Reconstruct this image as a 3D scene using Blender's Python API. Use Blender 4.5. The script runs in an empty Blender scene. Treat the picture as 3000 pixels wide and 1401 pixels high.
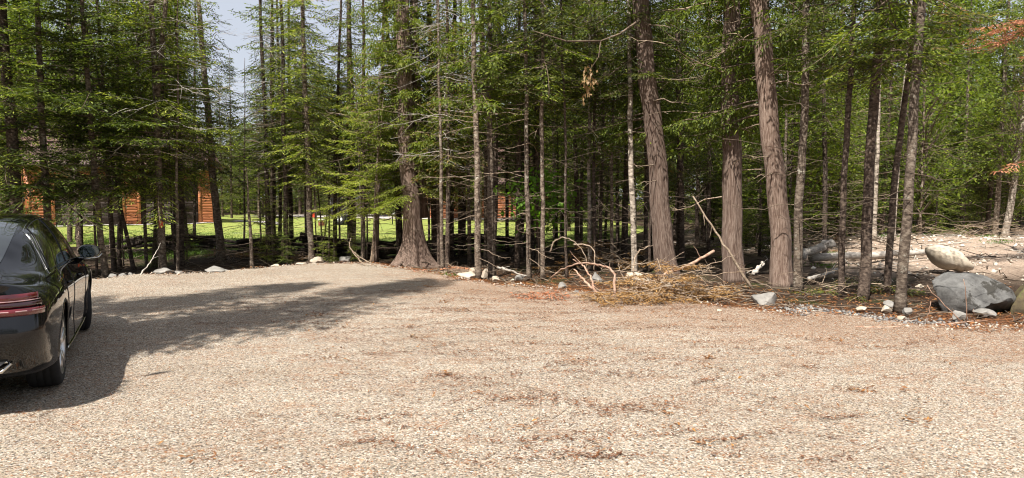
import bpy, bmesh, math, random
import numpy as np
from mathutils import Vector, Matrix

# ------------------------------------------------------------------ camera, sky, sun, exposure
SC = bpy.context.scene
COL = SC.collection
F_PX, CX, CY = 2100.0, 1500.0, 700.5
PITCH = math.atan((700.5 - 579.0) / F_PX)
EYE = 1.6
cam_d = bpy.data.cameras.new('camera'); cam = bpy.data.objects.new('camera', cam_d); COL.objects.link(cam)
cam.location = (0, 0, EYE); cam.rotation_euler = (math.pi / 2 - PITCH, 0, 0)
cam_d.sensor_width = 36; cam_d.lens = 36 * F_PX / 3000; cam_d.clip_start = 0.05; cam_d.clip_end = 2000
SC.camera = cam
SUN_EL = math.radians(57)
HX, HY = 0.45, 0.893                      # the way the shadows run over the ground
world = bpy.data.worlds.new('World'); SC.world = world; world.use_nodes = True
wn = world.node_tree; bg = wn.nodes['Background']
sky = wn.nodes.new('ShaderNodeTexSky'); sky.sky_type = 'NISHITA'; sky.sun_disc = False
sky.sun_elevation = SUN_EL; sky.sun_rotation = math.atan2(-HX, -HY)
sky.dust_density = 2.0; sky.air_density = 1.0
hz = wn.nodes.new('ShaderNodeMix'); hz.data_type = 'RGBA'; hz.inputs[0].default_value = 0.72; hz.inputs[7].default_value = (4.5, 4.6, 5.0, 1)   # thin summer haze over the whole sky
wn.links.new(sky.outputs[0], hz.inputs[6]); wn.links.new(hz.outputs[2], bg.inputs[0]); bg.inputs[1].default_value = 0.08
sun_d = bpy.data.lights.new('sun', 'SUN'); sun_d.energy = 5.0; sun_d.angle = math.radians(0.5); sun_d.color = (1.0, 0.955, 0.88)
sun = bpy.data.objects.new('sun', sun_d); COL.objects.link(sun)
ldir = Vector((HX * math.cos(SUN_EL), HY * math.cos(SUN_EL), -math.sin(SUN_EL)))
sun.rotation_euler = ldir.to_track_quat('-Z', 'Y').to_euler(); sun.location = (-20, -40, 60)
SC.view_settings.view_transform = 'Standard'; SC.view_settings.look = 'None'
SC.view_settings.gamma = 1; SC.view_settings.exposure = 1.05
cy = SC.cycles
cy.max_bounces = 6; cy.diffuse_bounces = 3; cy.glossy_bounces = 3; cy.transmission_bounces = 3; cy.transparent_max_bounces = 4
cy.caustics_reflective = False; cy.caustics_refractive = False
cy.pixel_filter_type = 'BLACKMAN_HARRIS'; cy.filter_width = 1.1

# ------------------------------------------------------------------ helpers
def ray(px, py):
    u = (px - CX) / F_PX; v = (CY - py) / F_PX
    c, s = math.cos(PITCH), math.sin(PITCH)
    return u, c + v * s, -s + v * c
def gp(px, py, z=0.0):                      # ground point under a place in the view
    x, y, dz = ray(px, py); k = (z - EYE) / dz
    return x * k, y * k
def dp(px, py, d):                          # the point at distance d along the ground
    x, y, dz = ray(px, py); k = d / y
    return x * k, d, EYE + dz * k

def wob(x, y, s=1.0):
    x = np.asarray(x, float); y = np.asarray(y, float)
    return (np.sin(x * 1.7 * s + 0.3) * np.cos(y * 1.3 * s + 1.1) + 0.6 * np.sin(x * 3.9 * s + y * 2.7 * s + 2.0)
            + 0.4 * np.cos(x * 7.7 * s - y * 6.3 * s + 0.5)) / 2.0
def smooth(a, b, x):
    t = np.clip((np.asarray(x, float) - a) / (b - a), 0, 1); return t * t * (3 - 2 * t)

# front edge of the gravel: depth of the edge as a function of x
_E = [(-30, 13.2), (-12, 13.4)] + [gp(*p) for p in [(235, 822), (330, 812), (420, 803), (520, 800), (620, 796), (710, 788), (800, 781), (930, 770), (1060, 768),
      (1200, 784), (1300, 806), (1450, 828), (1700, 850), (1850, 862), (2100, 888), (2250, 905), (2450, 912), (2600, 938), (2750, 946), (3000, 952)]] + [(12, 8.6), (30, 8.0)]
EX = np.array([p[0] for p in _E]); EY = np.array([p[1] for p in _E])
def edge_y(x):
    x = np.asarray(x, float)
    return np.interp(x, EX, EY) + 0.10 * np.sin(x * 3.1) + 0.07 * np.sin(x * 7.3 + 1)
def H(x, y):                                 # height of the ground outside the gravel
    x = np.asarray(x, float); y = np.asarray(y, float)
    d = y - edge_y(x)
    h = -0.06 + 0.05 * wob(x, y) * smooth(0.0, 2.0, d)
    h = np.where(d < 0, -0.08, h)
    h = h - 0.13 * smooth(0.3, 1.6, d) * smooth(2.0, -2.0, x) * (1 - smooth(5, 9, d))
    m = np.exp(-(((x - 13.5) / 5.5) ** 2 + ((y - 21.0) / 7.0) ** 2))
    return h + 0.45 * m * smooth(0.5, 4, d)
def Hs(x, y): return float(H(x, y))

class MB:
    def __init__(self): self.v = []; self.q = []; self.qm = []; self.t = []; self.tm = []; self.n = 0
    def add(self, V, Q=None, T=None, m=0):
        V = np.asarray(V, float).reshape(-1, 3)
        if Q is not None and len(Q):
            Q = np.asarray(Q, int).reshape(-1, 4); self.q.append(Q + self.n); self.qm.append(np.full(len(Q), m))
        if T is not None and len(T):
            T = np.asarray(T, int).reshape(-1, 3); self.t.append(T + self.n); self.tm.append(np.full(len(T), m))
        self.v.append(V); self.n += len(V)
    def quads(self, Q, m=0):
        Q = np.asarray(Q, float).reshape(-1, 4, 3)
        if len(Q): self.add(Q.reshape(-1, 3), np.arange(len(Q) * 4).reshape(-1, 4), m=m)
    def box(self, c, s, rz=0.0, m=0, mat=None):
        V = np.array([(a, b, d) for a in (-.5, .5) for b in (-.5, .5) for d in (-.5, .5)]) * np.array(s)
        if mat is not None: V = V @ np.array(mat.to_3x3()).T
        elif rz:
            cc, ss = math.cos(rz), math.sin(rz); V = V @ np.array([[cc, ss, 0], [-ss, cc, 0], [0, 0, 1]])
        self.add(V + np.array(c), [(0, 1, 3, 2), (4, 6, 7, 5), (0, 4, 5, 1), (2, 3, 7, 6), (0, 2, 6, 4), (1, 5, 7, 3)], m=m)
    def tube(self, P, R, n=6, m=0, mod=None, caps=True):
        P = np.asarray(P, float); k = len(P); R = np.broadcast_to(np.asarray(R, float), (k,))
        Tn = np.gradient(P, axis=0); Tn /= np.linalg.norm(Tn, axis=1)[:, None] + 1e-9
        ref = np.array([0, 0, 1.0]) if abs(Tn[0][2]) < 0.8 else np.array([0, 1.0, 0])
        A = np.cross(Tn, ref); A /= np.linalg.norm(A, axis=1)[:, None] + 1e-9
        B = np.cross(Tn, A)
        th = np.linspace(0, 2 * np.pi, n, endpoint=False)
        rr = R[:, None] * np.ones((k, n))
        if mod is not None: rr = rr * mod
        V = P[:, None, :] + rr[:, :, None] * (np.cos(th)[None, :, None] * A[:, None, :] + np.sin(th)[None, :, None] * B[:, None, :])
        i = np.arange(k - 1)[:, None] * n; j = np.arange(n)[None, :]; j2 = (j + 1) % n
        Q = np.stack([i + j, i + j2, i + n + j2, i + n + j], -1).reshape(-1, 4)
        V = V.reshape(-1, 3); T = None
        if caps:
            V = np.vstack([V, P[0], P[-1]]); a, b = k * n, k * n + 1
            T = [(a, (q + 1) % n, q) for q in range(n)] + [(b, (k - 1) * n + q, (k - 1) * n + (q + 1) % n) for q in range(n)]
        self.add(V, Q, T, m)
    def mesh(self, name, mats, sm=False):
        me = bpy.data.meshes.new(name)
        V = np.vstack(self.v) if self.v else np.zeros((0, 3))
        Q = np.vstack(self.q) if self.q else np.zeros((0, 4), int); T = np.vstack(self.t) if self.t else np.zeros((0, 3), int)
        nq, nt = len(Q), len(T)
        me.vertices.add(len(V)); me.vertices.foreach_set('co', V.astype(np.float32).ravel())
        me.loops.add(nq * 4 + nt * 3); me.loops.foreach_set('vertex_index', np.concatenate([Q.ravel(), T.ravel()]).astype(np.int32))
        me.polygons.add(nq + nt)
        me.polygons.foreach_set('loop_start', np.concatenate([np.arange(nq) * 4, nq * 4 + np.arange(nt) * 3]).astype(np.int32))
        mi = np.concatenate([np.concatenate(self.qm) if self.qm else [], np.concatenate(self.tm) if self.tm else []]).astype(np.int32)
        for mm in (mats if isinstance(mats, (list, tuple)) else [mats]): me.materials.append(mm)
        me.polygons.foreach_set('material_index', mi)
        if sm: me.polygons.foreach_set('use_smooth', np.ones(nq + nt, bool))
        me.update(calc_edges=True); me.validate()
        return me
    def build(self, name, mats, parent=None, sm=False):
        return link(name, self.mesh(name, mats, sm), parent)
def link(name, me, parent=None):
    o = bpy.data.objects.new(name, me); COL.objects.link(o)
    if parent is not None: o.parent = parent
    return o
def tag(o, label=None, cat=None, group=None, kind=None):
    if label: o['label'] = label
    if cat: o['category'] = cat
    if group: o['group'] = group
    if kind: o['kind'] = kind
    return o
def empty(name, loc, rot=(0, 0, 0), label=None, cat=None, group=None):
    o = bpy.data.objects.new(name, None); COL.objects.link(o); o.location = loc; o.rotation_euler = rot
    o.empty_display_size = 0.2
    return tag(o, label, cat, group)
def kids(o): return [c for c in o.children]
def copy_tree(o, parent=None):
    c = o.copy(); COL.objects.link(c); c.parent = parent
    for ch in kids(o): copy_tree(ch, c)
    return c

# ------------------------------------------------------------------ materials
def new_mat(name):
    m = bpy.data.materials.new(name); m.use_nodes = True; nt = m.node_tree
    for n in list(nt.nodes): nt.nodes.remove(n)
    out = nt.nodes.new('ShaderNodeOutputMaterial'); b = nt.nodes.new('ShaderNodeBsdfPrincipled')
    nt.links.new(b.outputs[0], out.inputs[0])
    return m, nt, b, out
def N(nt, t, **kw):
    n = nt.nodes.new(t)
    for k, v in kw.items():
        if k in n.inputs: n.inputs[k].default_value = v
        else: setattr(n, k, v)
    return n
def ramp(nt, fac, stops, interp='LINEAR'):
    r = nt.nodes.new('ShaderNodeValToRGB'); r.color_ramp.interpolation = interp
    e = r.color_ramp.elements
    while len(e) < len(stops): e.new(0.5)
    for k, (p, c) in enumerate(stops):
        e[k].position = p; e[k].color = (c[0], c[1], c[2], 1) if hasattr(c, '__len__') else (c, c, c, 1)
    nt.links.new(fac, r.inputs[0]); return r.outputs[0]
def mix(nt, a, b, f, mode='MIX'):
    m = nt.nodes.new('ShaderNodeMix'); m.data_type = 'RGBA'; m.blend_type = mode
    for s, i in ((f, 0), (a, 6), (b, 7)):
        if hasattr(s, 'default_value') or hasattr(s, 'is_linked'): nt.links.new(s, m.inputs[i])
        elif i == 0: m.inputs[0].default_value = s
        else: m.inputs[i].default_value = (*s, 1)
    return m.outputs[2]
def math_(nt, op, a, b=0.0, clamp=False):
    m = nt.nodes.new('ShaderNodeMath'); m.operation = op; m.use_clamp = clamp
    for i, s in enumerate((a, b)):
        if hasattr(s, 'is_linked'): nt.links.new(s, m.inputs[i])
        else: m.inputs[i].default_value = s
    return m.outputs[0]
def coords(nt, scale=(1, 1, 1), src='Object'):
    tc = nt.nodes.new('ShaderNodeTexCoord'); mp = nt.nodes.new('ShaderNodeMapping'); mp.inputs['Scale'].default_value = scale
    nt.links.new(tc.outputs[src], mp.inputs[0]); return mp.outputs[0]
def noise(nt, vec, scale=5, detail=4, rough=0.6):
    n = N(nt, 'ShaderNodeTexNoise'); n.inputs['Scale'].default_value = scale; n.inputs['Detail'].default_value = detail; n.inputs['Roughness'].default_value = rough
    nt.links.new(vec, n.inputs['Vector']); return n.outputs['Fac']
def bump(nt, b, h, strength=0.5, dist=0.02):
    bp = N(nt, 'ShaderNodeBump'); bp.inputs['Strength'].default_value = strength; bp.inputs['Distance'].default_value = dist
    nt.links.new(h, bp.inputs['Height']); nt.links.new(bp.outputs[0], b.inputs['Normal'])
def plain(name, col, rough=0.6, metal=0.0, var=0.25, scale=6.0, coat=0.0):
    m, nt, b, _ = new_mat(name)
    f = noise(nt, coords(nt), scale, 5)
    d = tuple(c * (1 - var) for c in col); l = tuple(min(1, c * (1 + var)) for c in col)
    nt.links.new(ramp(nt, f, [(0.3, d), (0.7, l)]), b.inputs['Base Color'])
    b.inputs['Roughness'].default_value = rough; b.inputs['Metallic'].default_value = metal; b.inputs['Coat Weight'].default_value = coat
    return m

def leaf_mat(name, cols, trans=0.35, tint=(1.5, 1.6, 0.6), rough=0.55):
    """leaves: every leaf and every tree with its own shade; part of the light passes through"""
    m, nt, b, out = new_mat(name)
    g = nt.nodes.new('ShaderNodeNewGeometry'); oi = nt.nodes.new('ShaderNodeObjectInfo')
    f = math_(nt, 'ADD', math_(nt, 'MULTIPLY', g.outputs['Random Per Island'], 0.7), math_(nt, 'MULTIPLY', oi.outputs['Random'], 0.3))
    c = ramp(nt, f, cols)
    nt.links.new(c, b.inputs['Base Color']); b.inputs['Roughness'].default_value = rough
    b.inputs['Specular IOR Level'].default_value = 0.3
    t = nt.nodes.new('ShaderNodeBsdfTranslucent')
    tc = mix(nt, c, (*[x * 0.5 for x in tint],), 1.0, 'MULTIPLY'); sc_ = mix(nt, tc, (2, 2, 2), 1.0, 'MULTIPLY')
    nt.links.new(sc_, t.inputs[0])
    ms = nt.nodes.new('ShaderNodeMixShader'); ms.inputs[0].default_value = trans
    nt.links.new(b.outputs[0], ms.inputs[1]); nt.links.new(t.outputs[0], ms.inputs[2]); nt.links.new(ms.outputs[0], out.inputs[0])
    return m
def bark_mat(name, stops, vec=(14, 14, 3), lichen=None, lich_amt=0.6, bmp=0.8):
    m, nt, b, _ = new_mat(name)
    f = noise(nt, coords(nt, vec), 1.6, 8, 0.68)
    c = ramp(nt, f, stops)
    if lichen:
        l = noise(nt, coords(nt, (1, 1, 0.8)), 9, 6, 0.7)
        c = mix(nt, c, lichen, ramp(nt, l, [(lich_amt, 0), (lich_amt + 0.07, 0.85)]))
    oi = nt.nodes.new('ShaderNodeObjectInfo')
    c = mix(nt, c, ramp(nt, oi.outputs['Random'], [(0, (0.7, 0.68, 0.66)), (1, (1.15, 1.1, 1.05))]), 1.0, 'MULTIPLY')
    nt.links.new(c, b.inputs['Base Color']); b.inputs['Roughness'].default_value = 0.9; b.inputs['Specular IOR Level'].default_value = 0.2
    bump(nt, b, f, bmp, 0.03); return m

M = {}
M['fir'] = leaf_mat('fir_needles', [(0.0, (0.016, 0.025, 0.007)), (0.42, (0.048, 0.070, 0.012)), (0.68, (0.140, 0.180, 0.026)), (0.93, (0.32, 0.345, 0.055))])
M['fir_old'] = leaf_mat('fir_needles_old', [(0.0, (0.020, 0.027, 0.010)), (0.45, (0.056, 0.070, 0.017)), (0.76, (0.145, 0.165, 0.034)), (0.93, (0.25, 0.14, 0.055))])
M['cedar'] = leaf_mat('cedar_sprays', [(0.0, (0.045, 0.068, 0.014)), (0.5, (0.105, 0.14, 0.022)), (0.9, (0.20, 0.225, 0.036)), (0.98, (0.24, 0.17, 0.06))], 0.4)
M['leaf'] = leaf_mat('broad_leaves', [(0.0, (0.035, 0.055, 0.010)), (0.5, (0.11, 0.155, 0.020)), (0.95, (0.24, 0.29, 0.045))], 0.5)
M['maple'] = leaf_mat('maple_leaves', [(0.0, (0.09, 0.19, 0.02)), (1.0, (0.16, 0.30, 0.04))], 0.5)
M['rust'] = leaf_mat('dead_rust_needles', [(0.0, (0.24, 0.09, 0.04)), (1.0, (0.55, 0.25, 0.14))], 0.25, (1.2, 1.0, 0.8))
M['golden'] = leaf_mat('dead_golden_foliage', [(0.0, (0.10, 0.05, 0.018)), (0.5, (0.25, 0.14, 0.05)), (1.0, (0.42, 0.26, 0.10))], 0.25, (1.2, 1.0, 0.8))
M['grass'] = leaf_mat('grass_blades', [(0.0, (0.05, 0.10, 0.015)), (1.0, (0.14, 0.22, 0.04))], 0.4)
M['litter'] = leaf_mat('needle_litter', [(0.0, (0.10, 0.035, 0.015)), (0.45, (0.24, 0.095, 0.035)), (0.8, (0.36, 0.17, 0.06)), (1.0, (0.46, 0.27, 0.09))], 0.1, (1, 1, 1))
M['fir_bark'] = bark_mat('fir_bark', [(0.34, (0.045, 0.034, 0.027)), (0.48, (0.13, 0.10, 0.078)), (0.62, (0.27, 0.225, 0.18))], (7, 7, 13), (0.40, 0.385, 0.33), 0.58)
M['dark_bark'] = bark_mat('spruce_bark', [(0.34, (0.026, 0.020, 0.017)), (0.48, (0.07, 0.052, 0.042)), (0.64, (0.16, 0.125, 0.10))], (8, 8, 14), (0.25, 0.245, 0.21), 0.62)
M['cedar_bark'] = bark_mat('cedar_bark', [(0.32, (0.06, 0.035, 0.026)), (0.46, (0.135, 0.093, 0.074)), (0.66, (0.32, 0.255, 0.215))], (50, 50, 2.0), (0.10, 0.08, 0.06), 0.63, 0.8)
M['birch_bark'] = bark_mat('birch_bark', [(0.36, (0.07, 0.058, 0.048)), (0.47, (0.25, 0.215, 0.18)), (0.62, (0.50, 0.45, 0.385))], (5, 5, 11), None, 0, 0.5)
M['dead_wood'] = bark_mat('dead_wood', [(0.3, (0.12, 0.085, 0.06)), (0.5, (0.27, 0.21, 0.155)), (0.7, (0.45, 0.38, 0.30))], (12, 12, 12), None, 0, 0.4)
M['grey_wood'] = bark_mat('weathered_wood', [(0.3, (0.22, 0.20, 0.18)), (0.5, (0.46, 0.43, 0.39)), (0.72, (0.68, 0.64, 0.58))], (5, 16, 16), None, 0, 0.6)
M['twig'] = bark_mat('twig_wood', [(0.3, (0.06, 0.045, 0.035)), (0.55, (0.15, 0.115, 0.085)), (0.75, (0.30, 0.25, 0.20))], (9, 9, 9), None, 0, 0.3)
M['rail'] = bark_mat('rotting_rail', [(0.3, (0.014, 0.011, 0.009)), (0.55, (0.045, 0.035, 0.028)), (0.75, (0.12, 0.10, 0.08))], (3, 20, 20), (0.10, 0.13, 0.05), 0.62, 0.6)
M['pink_wood'] = bark_mat('peeled_branch', [(0.3, (0.22, 0.12, 0.08)), (0.55, (0.42, 0.29, 0.22)), (0.75, (0.55, 0.42, 0.33))], (7, 7, 7), None, 0, 0.3)

def ground_mat():
    m, nt, b, _ = new_mat('forest_floor')
    v = coords(nt); big = noise(nt, v, 0.55, 6, 0.65); fine = noise(nt, v, 26, 8, 0.75); mid = noise(nt, v, 5, 5, 0.7)
    dark = ramp(nt, fine, [(0.32, (0.016, 0.011, 0.008)), (0.52, (0.055, 0.036, 0.024)), (0.7, (0.15, 0.09, 0.05))])
    lit = ramp(nt, fine, [(0.30, (0.06, 0.028, 0.014)), (0.5, (0.19, 0.085, 0.04)), (0.7, (0.36, 0.20, 0.10))])
    at = nt.nodes.new('ShaderNodeAttribute'); at.attribute_name = 'rust'
    a2 = nt.nodes.new('ShaderNodeAttribute'); a2.attribute_name = 'sand'
    f = math_(nt, 'MULTIPLY', at.outputs['Fac'], ramp(nt, mid, [(0.35, 0.25), (0.6, 1)]))
    c = mix(nt, dark, lit, f)
    sand = ramp(nt, fine, [(0.3, (0.20, 0.14, 0.10)), (0.5, (0.44, 0.33, 0.25)), (0.7, (0.62, 0.51, 0.41))])
    c = mix(nt, c, sand, math_(nt, 'MULTIPLY', a2.outputs['Fac'], ramp(nt, mid, [(0.28, 0.35), (0.5, 1)])))
    moss = ramp(nt, fine, [(0.3, (0.02, 0.035, 0.008)), (0.7, (0.07, 0.10, 0.025))])
    a3 = math_(nt, 'MULTIPLY', ramp(nt, big, [(0.55, 0), (0.65, 0.8)]), math_(nt, 'SUBTRACT', 1.0, math_(nt, 'MAXIMUM', a2.outputs['Fac'], at.outputs['Fac']), True))
    c = mix(nt, c, moss, a3)
    nt.links.new(c, b.inputs['Base Color']); b.inputs['Roughness'].default_value = 0.95; b.inputs['Specular IOR Level'].default_value = 0.15
    bump(nt, b, fine, 1.0, 0.06); return m
def gravel_mat():
    m, nt, b, _ = new_mat('limestone_gravel')
    v = coords(nt)
    wv = N(nt, 'ShaderNodeTexNoise'); wv.inputs['Scale'].default_value = 30; nt.links.new(v, wv.inputs['Vector'])
    vv = nt.nodes.new('ShaderNodeVectorMath'); vv.operation = 'MULTIPLY_ADD'; nt.links.new(wv.outputs['Color'], vv.inputs[0]); vv.inputs[1].default_value = (0.02, 0.02, 0); nt.links.new(v, vv.inputs[2])
    vo = N(nt, 'ShaderNodeTexVoronoi'); vo.inputs['Scale'].default_value = 92; nt.links.new(vv.outputs[0], vo.inputs['Vector'])
    ve = N(nt, 'ShaderNodeTexVoronoi', feature='DISTANCE_TO_EDGE'); ve.inputs['Scale'].default_value = 92; nt.links.new(vv.outputs[0], ve.inputs['Vector'])
    rnd = nt.nodes.new('ShaderNodeSeparateColor'); nt.links.new(vo.outputs['Color'], rnd.inputs[0])
    c = ramp(nt, rnd.outputs[0], [(0.0, (0.08, 0.07, 0.065)), (0.13, (0.23, 0.19, 0.15)), (0.36, (0.41, 0.340, 0.265)), (0.66, (0.535, 0.460, 0.370)), (0.86, (0.66, 0.590, 0.495)), (0.97, (0.80, 0.76, 0.685))])
    warm = ramp(nt, rnd.outputs[1], [(0.0, (0.93, 0.96, 1.0)), (0.6, (1, 0.98, 0.95)), (0.94, (1.0, 0.90, 0.78)), (0.965, (0.85, 0.47, 0.26)), (1.0, (0.75, 0.36, 0.18))])
    c = mix(nt, c, warm, 1.0, 'MULTIPLY')
    gap = ramp(nt, ve.outputs['Distance'], [(0.0, 0.30), (0.10, 1)])
    fine = noise(nt, v, 150, 3, 0.7)
    c = mix(nt, c, gap, 0.75, 'MULTIPLY')
    c = mix(nt, c, ramp(nt, fine, [(0.3, 0.75), (0.7, 1.1)]), 0.7, 'MULTIPLY')
    big = noise(nt, coords(nt, (0.5, 1.0, 1)), 0.7, 7, 0.66)
    c = mix(nt, c, ramp(nt, big, [(0.32, (0.84, 0.81, 0.78)), (0.5, (0.97, 0.96, 0.95)), (0.68, (1.10, 1.10, 1.09))]), 1.0, 'MULTIPLY')
    # washed lines and patches of fallen needles
    s1 = noise(nt, coords(nt, (0.9, 3.0, 1)), 1.5, 7, 0.68); s2 = noise(nt, v, 38, 5, 0.75)
    at = nt.nodes.new('ShaderNodeAttribute'); at.attribute_name = 'rust'
    st = math_(nt, 'ADD', s1, math_(nt, 'MULTIPLY', at.outputs['Fac'], 0.30))
    st = ramp(nt, st, [(0.56, 0.0), (0.66, 1)])
    ln = noise(nt, coords(nt, (1.0, 2.2, 1)), 1.1, 6, 0.6); ln = math_(nt, 'ABSOLUTE', math_(nt, 'SUBTRACT', ln, 0.5))
    ln = ramp(nt, ln, [(0.004, 1), (0.022, 0)]); pz = noise(nt, v, 0.8, 3, 0.6)
    ln = math_(nt, 'MULTIPLY', ln, ramp(nt, math_(nt, 'ADD', pz, math_(nt, 'MULTIPLY', at.outputs['Fac'], 0.3)), [(0.46, 0), (0.56, 1)]))
    st = math_(nt, 'MAXIMUM', st, ln)
    msk = math_(nt, 'MULTIPLY', st, ramp(nt, s2, [(0.45, 0), (0.58, 0.75)]))
    lit = ramp(nt, noise(nt, v, 70, 4, 0.7), [(0.3, (0.12, 0.045, 0.022)), (0.5, (0.29, 0.13, 0.06)), (0.7, (0.47, 0.26, 0.12))])
    c = mix(nt, c, lit, msk)
    nt.links.new(c, b.inputs['Base Color']); b.inputs['Roughness'].default_value = 0.9; b.inputs['Specular IOR Level'].default_value = 0.2
    h = math_(nt, 'ADD', math_(nt, 'MINIMUM', ve.outputs['Distance'], 0.25), math_(nt, 'MULTIPLY', rnd.outputs[2], 0.35))
    bump(nt, b, h, 0.9, 0.022); return m
def lawn_mat():
    m, nt, b, _ = new_mat('mown_grass')
    v = coords(nt); f = noise(nt, coords(nt, (1, 0.6, 1)), 18, 6, 0.7); g = noise(nt, v, 0.35, 5, 0.65)
    c = ramp(nt, f, [(0.3, (0.13, 0.175, 0.035)), (0.5, (0.245, 0.275, 0.08)), (0.7, (0.37, 0.385, 0.135))])
    c = mix(nt, c, ramp(nt, g, [(0.35, (0.85, 0.95, 0.8)), (0.6, (1.1, 1.05, 0.9))]), 1.0, 'MULTIPLY')
    bare = noise(nt, coords(nt, (0.25, 1.0, 1)), 0.8, 5, 0.6)
    c = mix(nt, c, (0.45, 0.42, 0.33), ramp(nt, bare, [(0.66, 0), (0.74, 0.6)]))
    nt.links.new(c, b.inputs['Base Color']); b.inputs['Roughness'].default_value = 0.9; b.inputs['Specular IOR Level'].default_value = 0.1
    bump(nt, b, f, 1.0, 0.08); return m
def stone_mat(name, stops, patch=None, scale=4.0, rough=0.85):
    m, nt, b, _ = new_mat(name)
    v = coords(nt); f = noise(nt, v, scale, 9, 0.66); c = ramp(nt, f, stops)
    if patch:
        p = noise(nt, v, 2.3, 6, 0.7); c = mix(nt, c, patch, ramp(nt, p, [(0.53, 0), (0.58, 0.92)]))
    nt.links.new(c, b.inputs['Base Color']); b.inputs['Roughness'].default_value = rough
    bump(nt, b, noise(nt, v, scale * 5, 8, 0.7), 0.5, 0.03); return m
M['ground'] = ground_mat(); M['gravel'] = gravel_mat(); M['lawn'] = lawn_mat()
M['stone_tan'] = stone_mat('pale_limestone', [(0.3, (0.30, 0.24, 0.17)), (0.5, (0.44, 0.37, 0.285)), (0.75, (0.55, 0.48, 0.39))])
M['stone_grey'] = stone_mat('grey_fieldstone', [(0.3, (0.11, 0.105, 0.095)), (0.5, (0.22, 0.205, 0.185)), (0.75, (0.34, 0.32, 0.29))])
M['stone_dark'] = stone_mat('dark_mossy_boulder', [(0.3, (0.04, 0.038, 0.036)), (0.5, (0.10, 0.097, 0.092)), (0.75, (0.18, 0.176, 0.168))], (0.018, 0.015, 0.010), 5)
M['pebble'] = leaf_mat('loose_pebbles', [(0.0, (0.13, 0.11, 0.10)), (0.3, (0.36, 0.30, 0.24)), (0.7, (0.53, 0.465, 0.385)), (0.95, (0.72, 0.67, 0.58))], 0.0, (1, 1, 1), 0.9)

def log_mat():
    m, nt, b, _ = new_mat('stained_log_siding')
    f = noise(nt, coords(nt, (1.2, 14, 14)), 2.0, 7, 0.65)
    c = ramp(nt, f, [(0.3, (0.16, 0.046, 0.016)), (0.5, (0.30, 0.10, 0.033)), (0.75, (0.43, 0.165, 0.06))])
    nt.links.new(c, b.inputs['Base Color']); b.inputs['Roughness'].default_value = 0.55; bump(nt, b, f, 0.3, 0.02); return m
M['log'] = log_mat()
M['log_trim'] = plain('cedar_trim', (0.34, 0.12, 0.042), 0.55)
M['door_brown'] = plain('brown_garage_door', (0.042, 0.028, 0.022), 0.85)
M['roof_red'] = plain('red_metal_roof', (0.12, 0.06, 0.055), 0.6, 0.0)
M['concrete'] = plain('concrete', (0.42, 0.39, 0.35), 0.9, 0, 0.2, 3)
M['dirt_road'] = plain('pale_gravel_drive', (0.46, 0.41, 0.36), 0.95, 0, 0.3, 9)
M['black_steel'] = plain('black_steel', (0.022, 0.022, 0.024), 0.45)
M['rubber'] = plain('tyre_rubber', (0.014, 0.014, 0.015), 0.85, 0, 0.3, 30)
M['alu'] = plain('brushed_aluminium', (0.55, 0.56, 0.58), 0.3, 0.9, 0.08)
M['white_paint'] = plain('white_paint', (0.72, 0.72, 0.72), 0.5, 0, 0.1)
M['barrel'] = plain('red_brown_barrel', (0.20, 0.055, 0.04), 0.6, 0, 0.5, 9)
M['flag'] = plain('orange_red_marker', (0.60, 0.06, 0.02), 0.6, 0, 0.1)
M['tan_leaf'] = leaf_mat('dry_tan_leaves', [(0, (0.20, 0.125, 0.055)), (1, (0.34, 0.22, 0.10))], 0.25, (1.1, 1, 0.9))

# ------------------------------------------------------------------ the ground
def grid_mesh(name, X, Y, Z, mat, attrs=None):
    ny, nx = X.shape
    V = np.stack([X, Y, Z], -1).reshape(-1, 3)
    i = np.arange(ny - 1)[:, None] * nx; j = np.arange(nx - 1)[None, :]
    Q = np.stack([i + j, i + j + 1, i + nx + j + 1, i + nx + j], -1).reshape(-1, 4)
    mb = MB(); mb.add(V, Q); me = mb.mesh(name, mat, True)
    for k, a in (attrs or {}).items():
        at = me.attributes.new(k, 'FLOAT', 'POINT'); at.data.foreach_set('value', a.ravel().astype(np.float32))
    return link(name, me)
gx = np.concatenate([np.linspace(-400, -32, 24)[:-1], np.linspace(-32, 32, 321), np.linspace(32, 400, 24)[1:]])
gy = np.concatenate([np.linspace(-60, 6, 24)[:-1], np.linspace(6, 34, 200), np.linspace(34, 70, 60)[1:], np.linspace(70, 600, 30)[1:]])
X, Y = np.meshgrid(gx, gy)
D = Y - edge_y(X)
rust = np.clip(smooth(1.9, 0.2, D) * smooth(-5.5, -3.0, X) * 1.0 + 0.8 * np.exp(-(((X + 2.6) / 1.6) ** 2 + ((Y - 17.6) / 1.2) ** 2)) + 0.35 * np.exp(-(((X + 6.5) / 2.5) ** 2 + ((Y - 18.3) / 0.9) ** 2)), 0, 1)
sand = np.clip(smooth(5.5, 8.5, X) * smooth(4.0, 7.0, D) * smooth(38, 28, Y) + 0.5 * smooth(0.35, 0.0, D), 0, 1)
tag(grid_mesh('ground', X, Y, H(X, Y), M['ground'], {'rust': rust, 'sand': sand}), 'dark forest floor of soil and needles', kind='structure')
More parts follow.
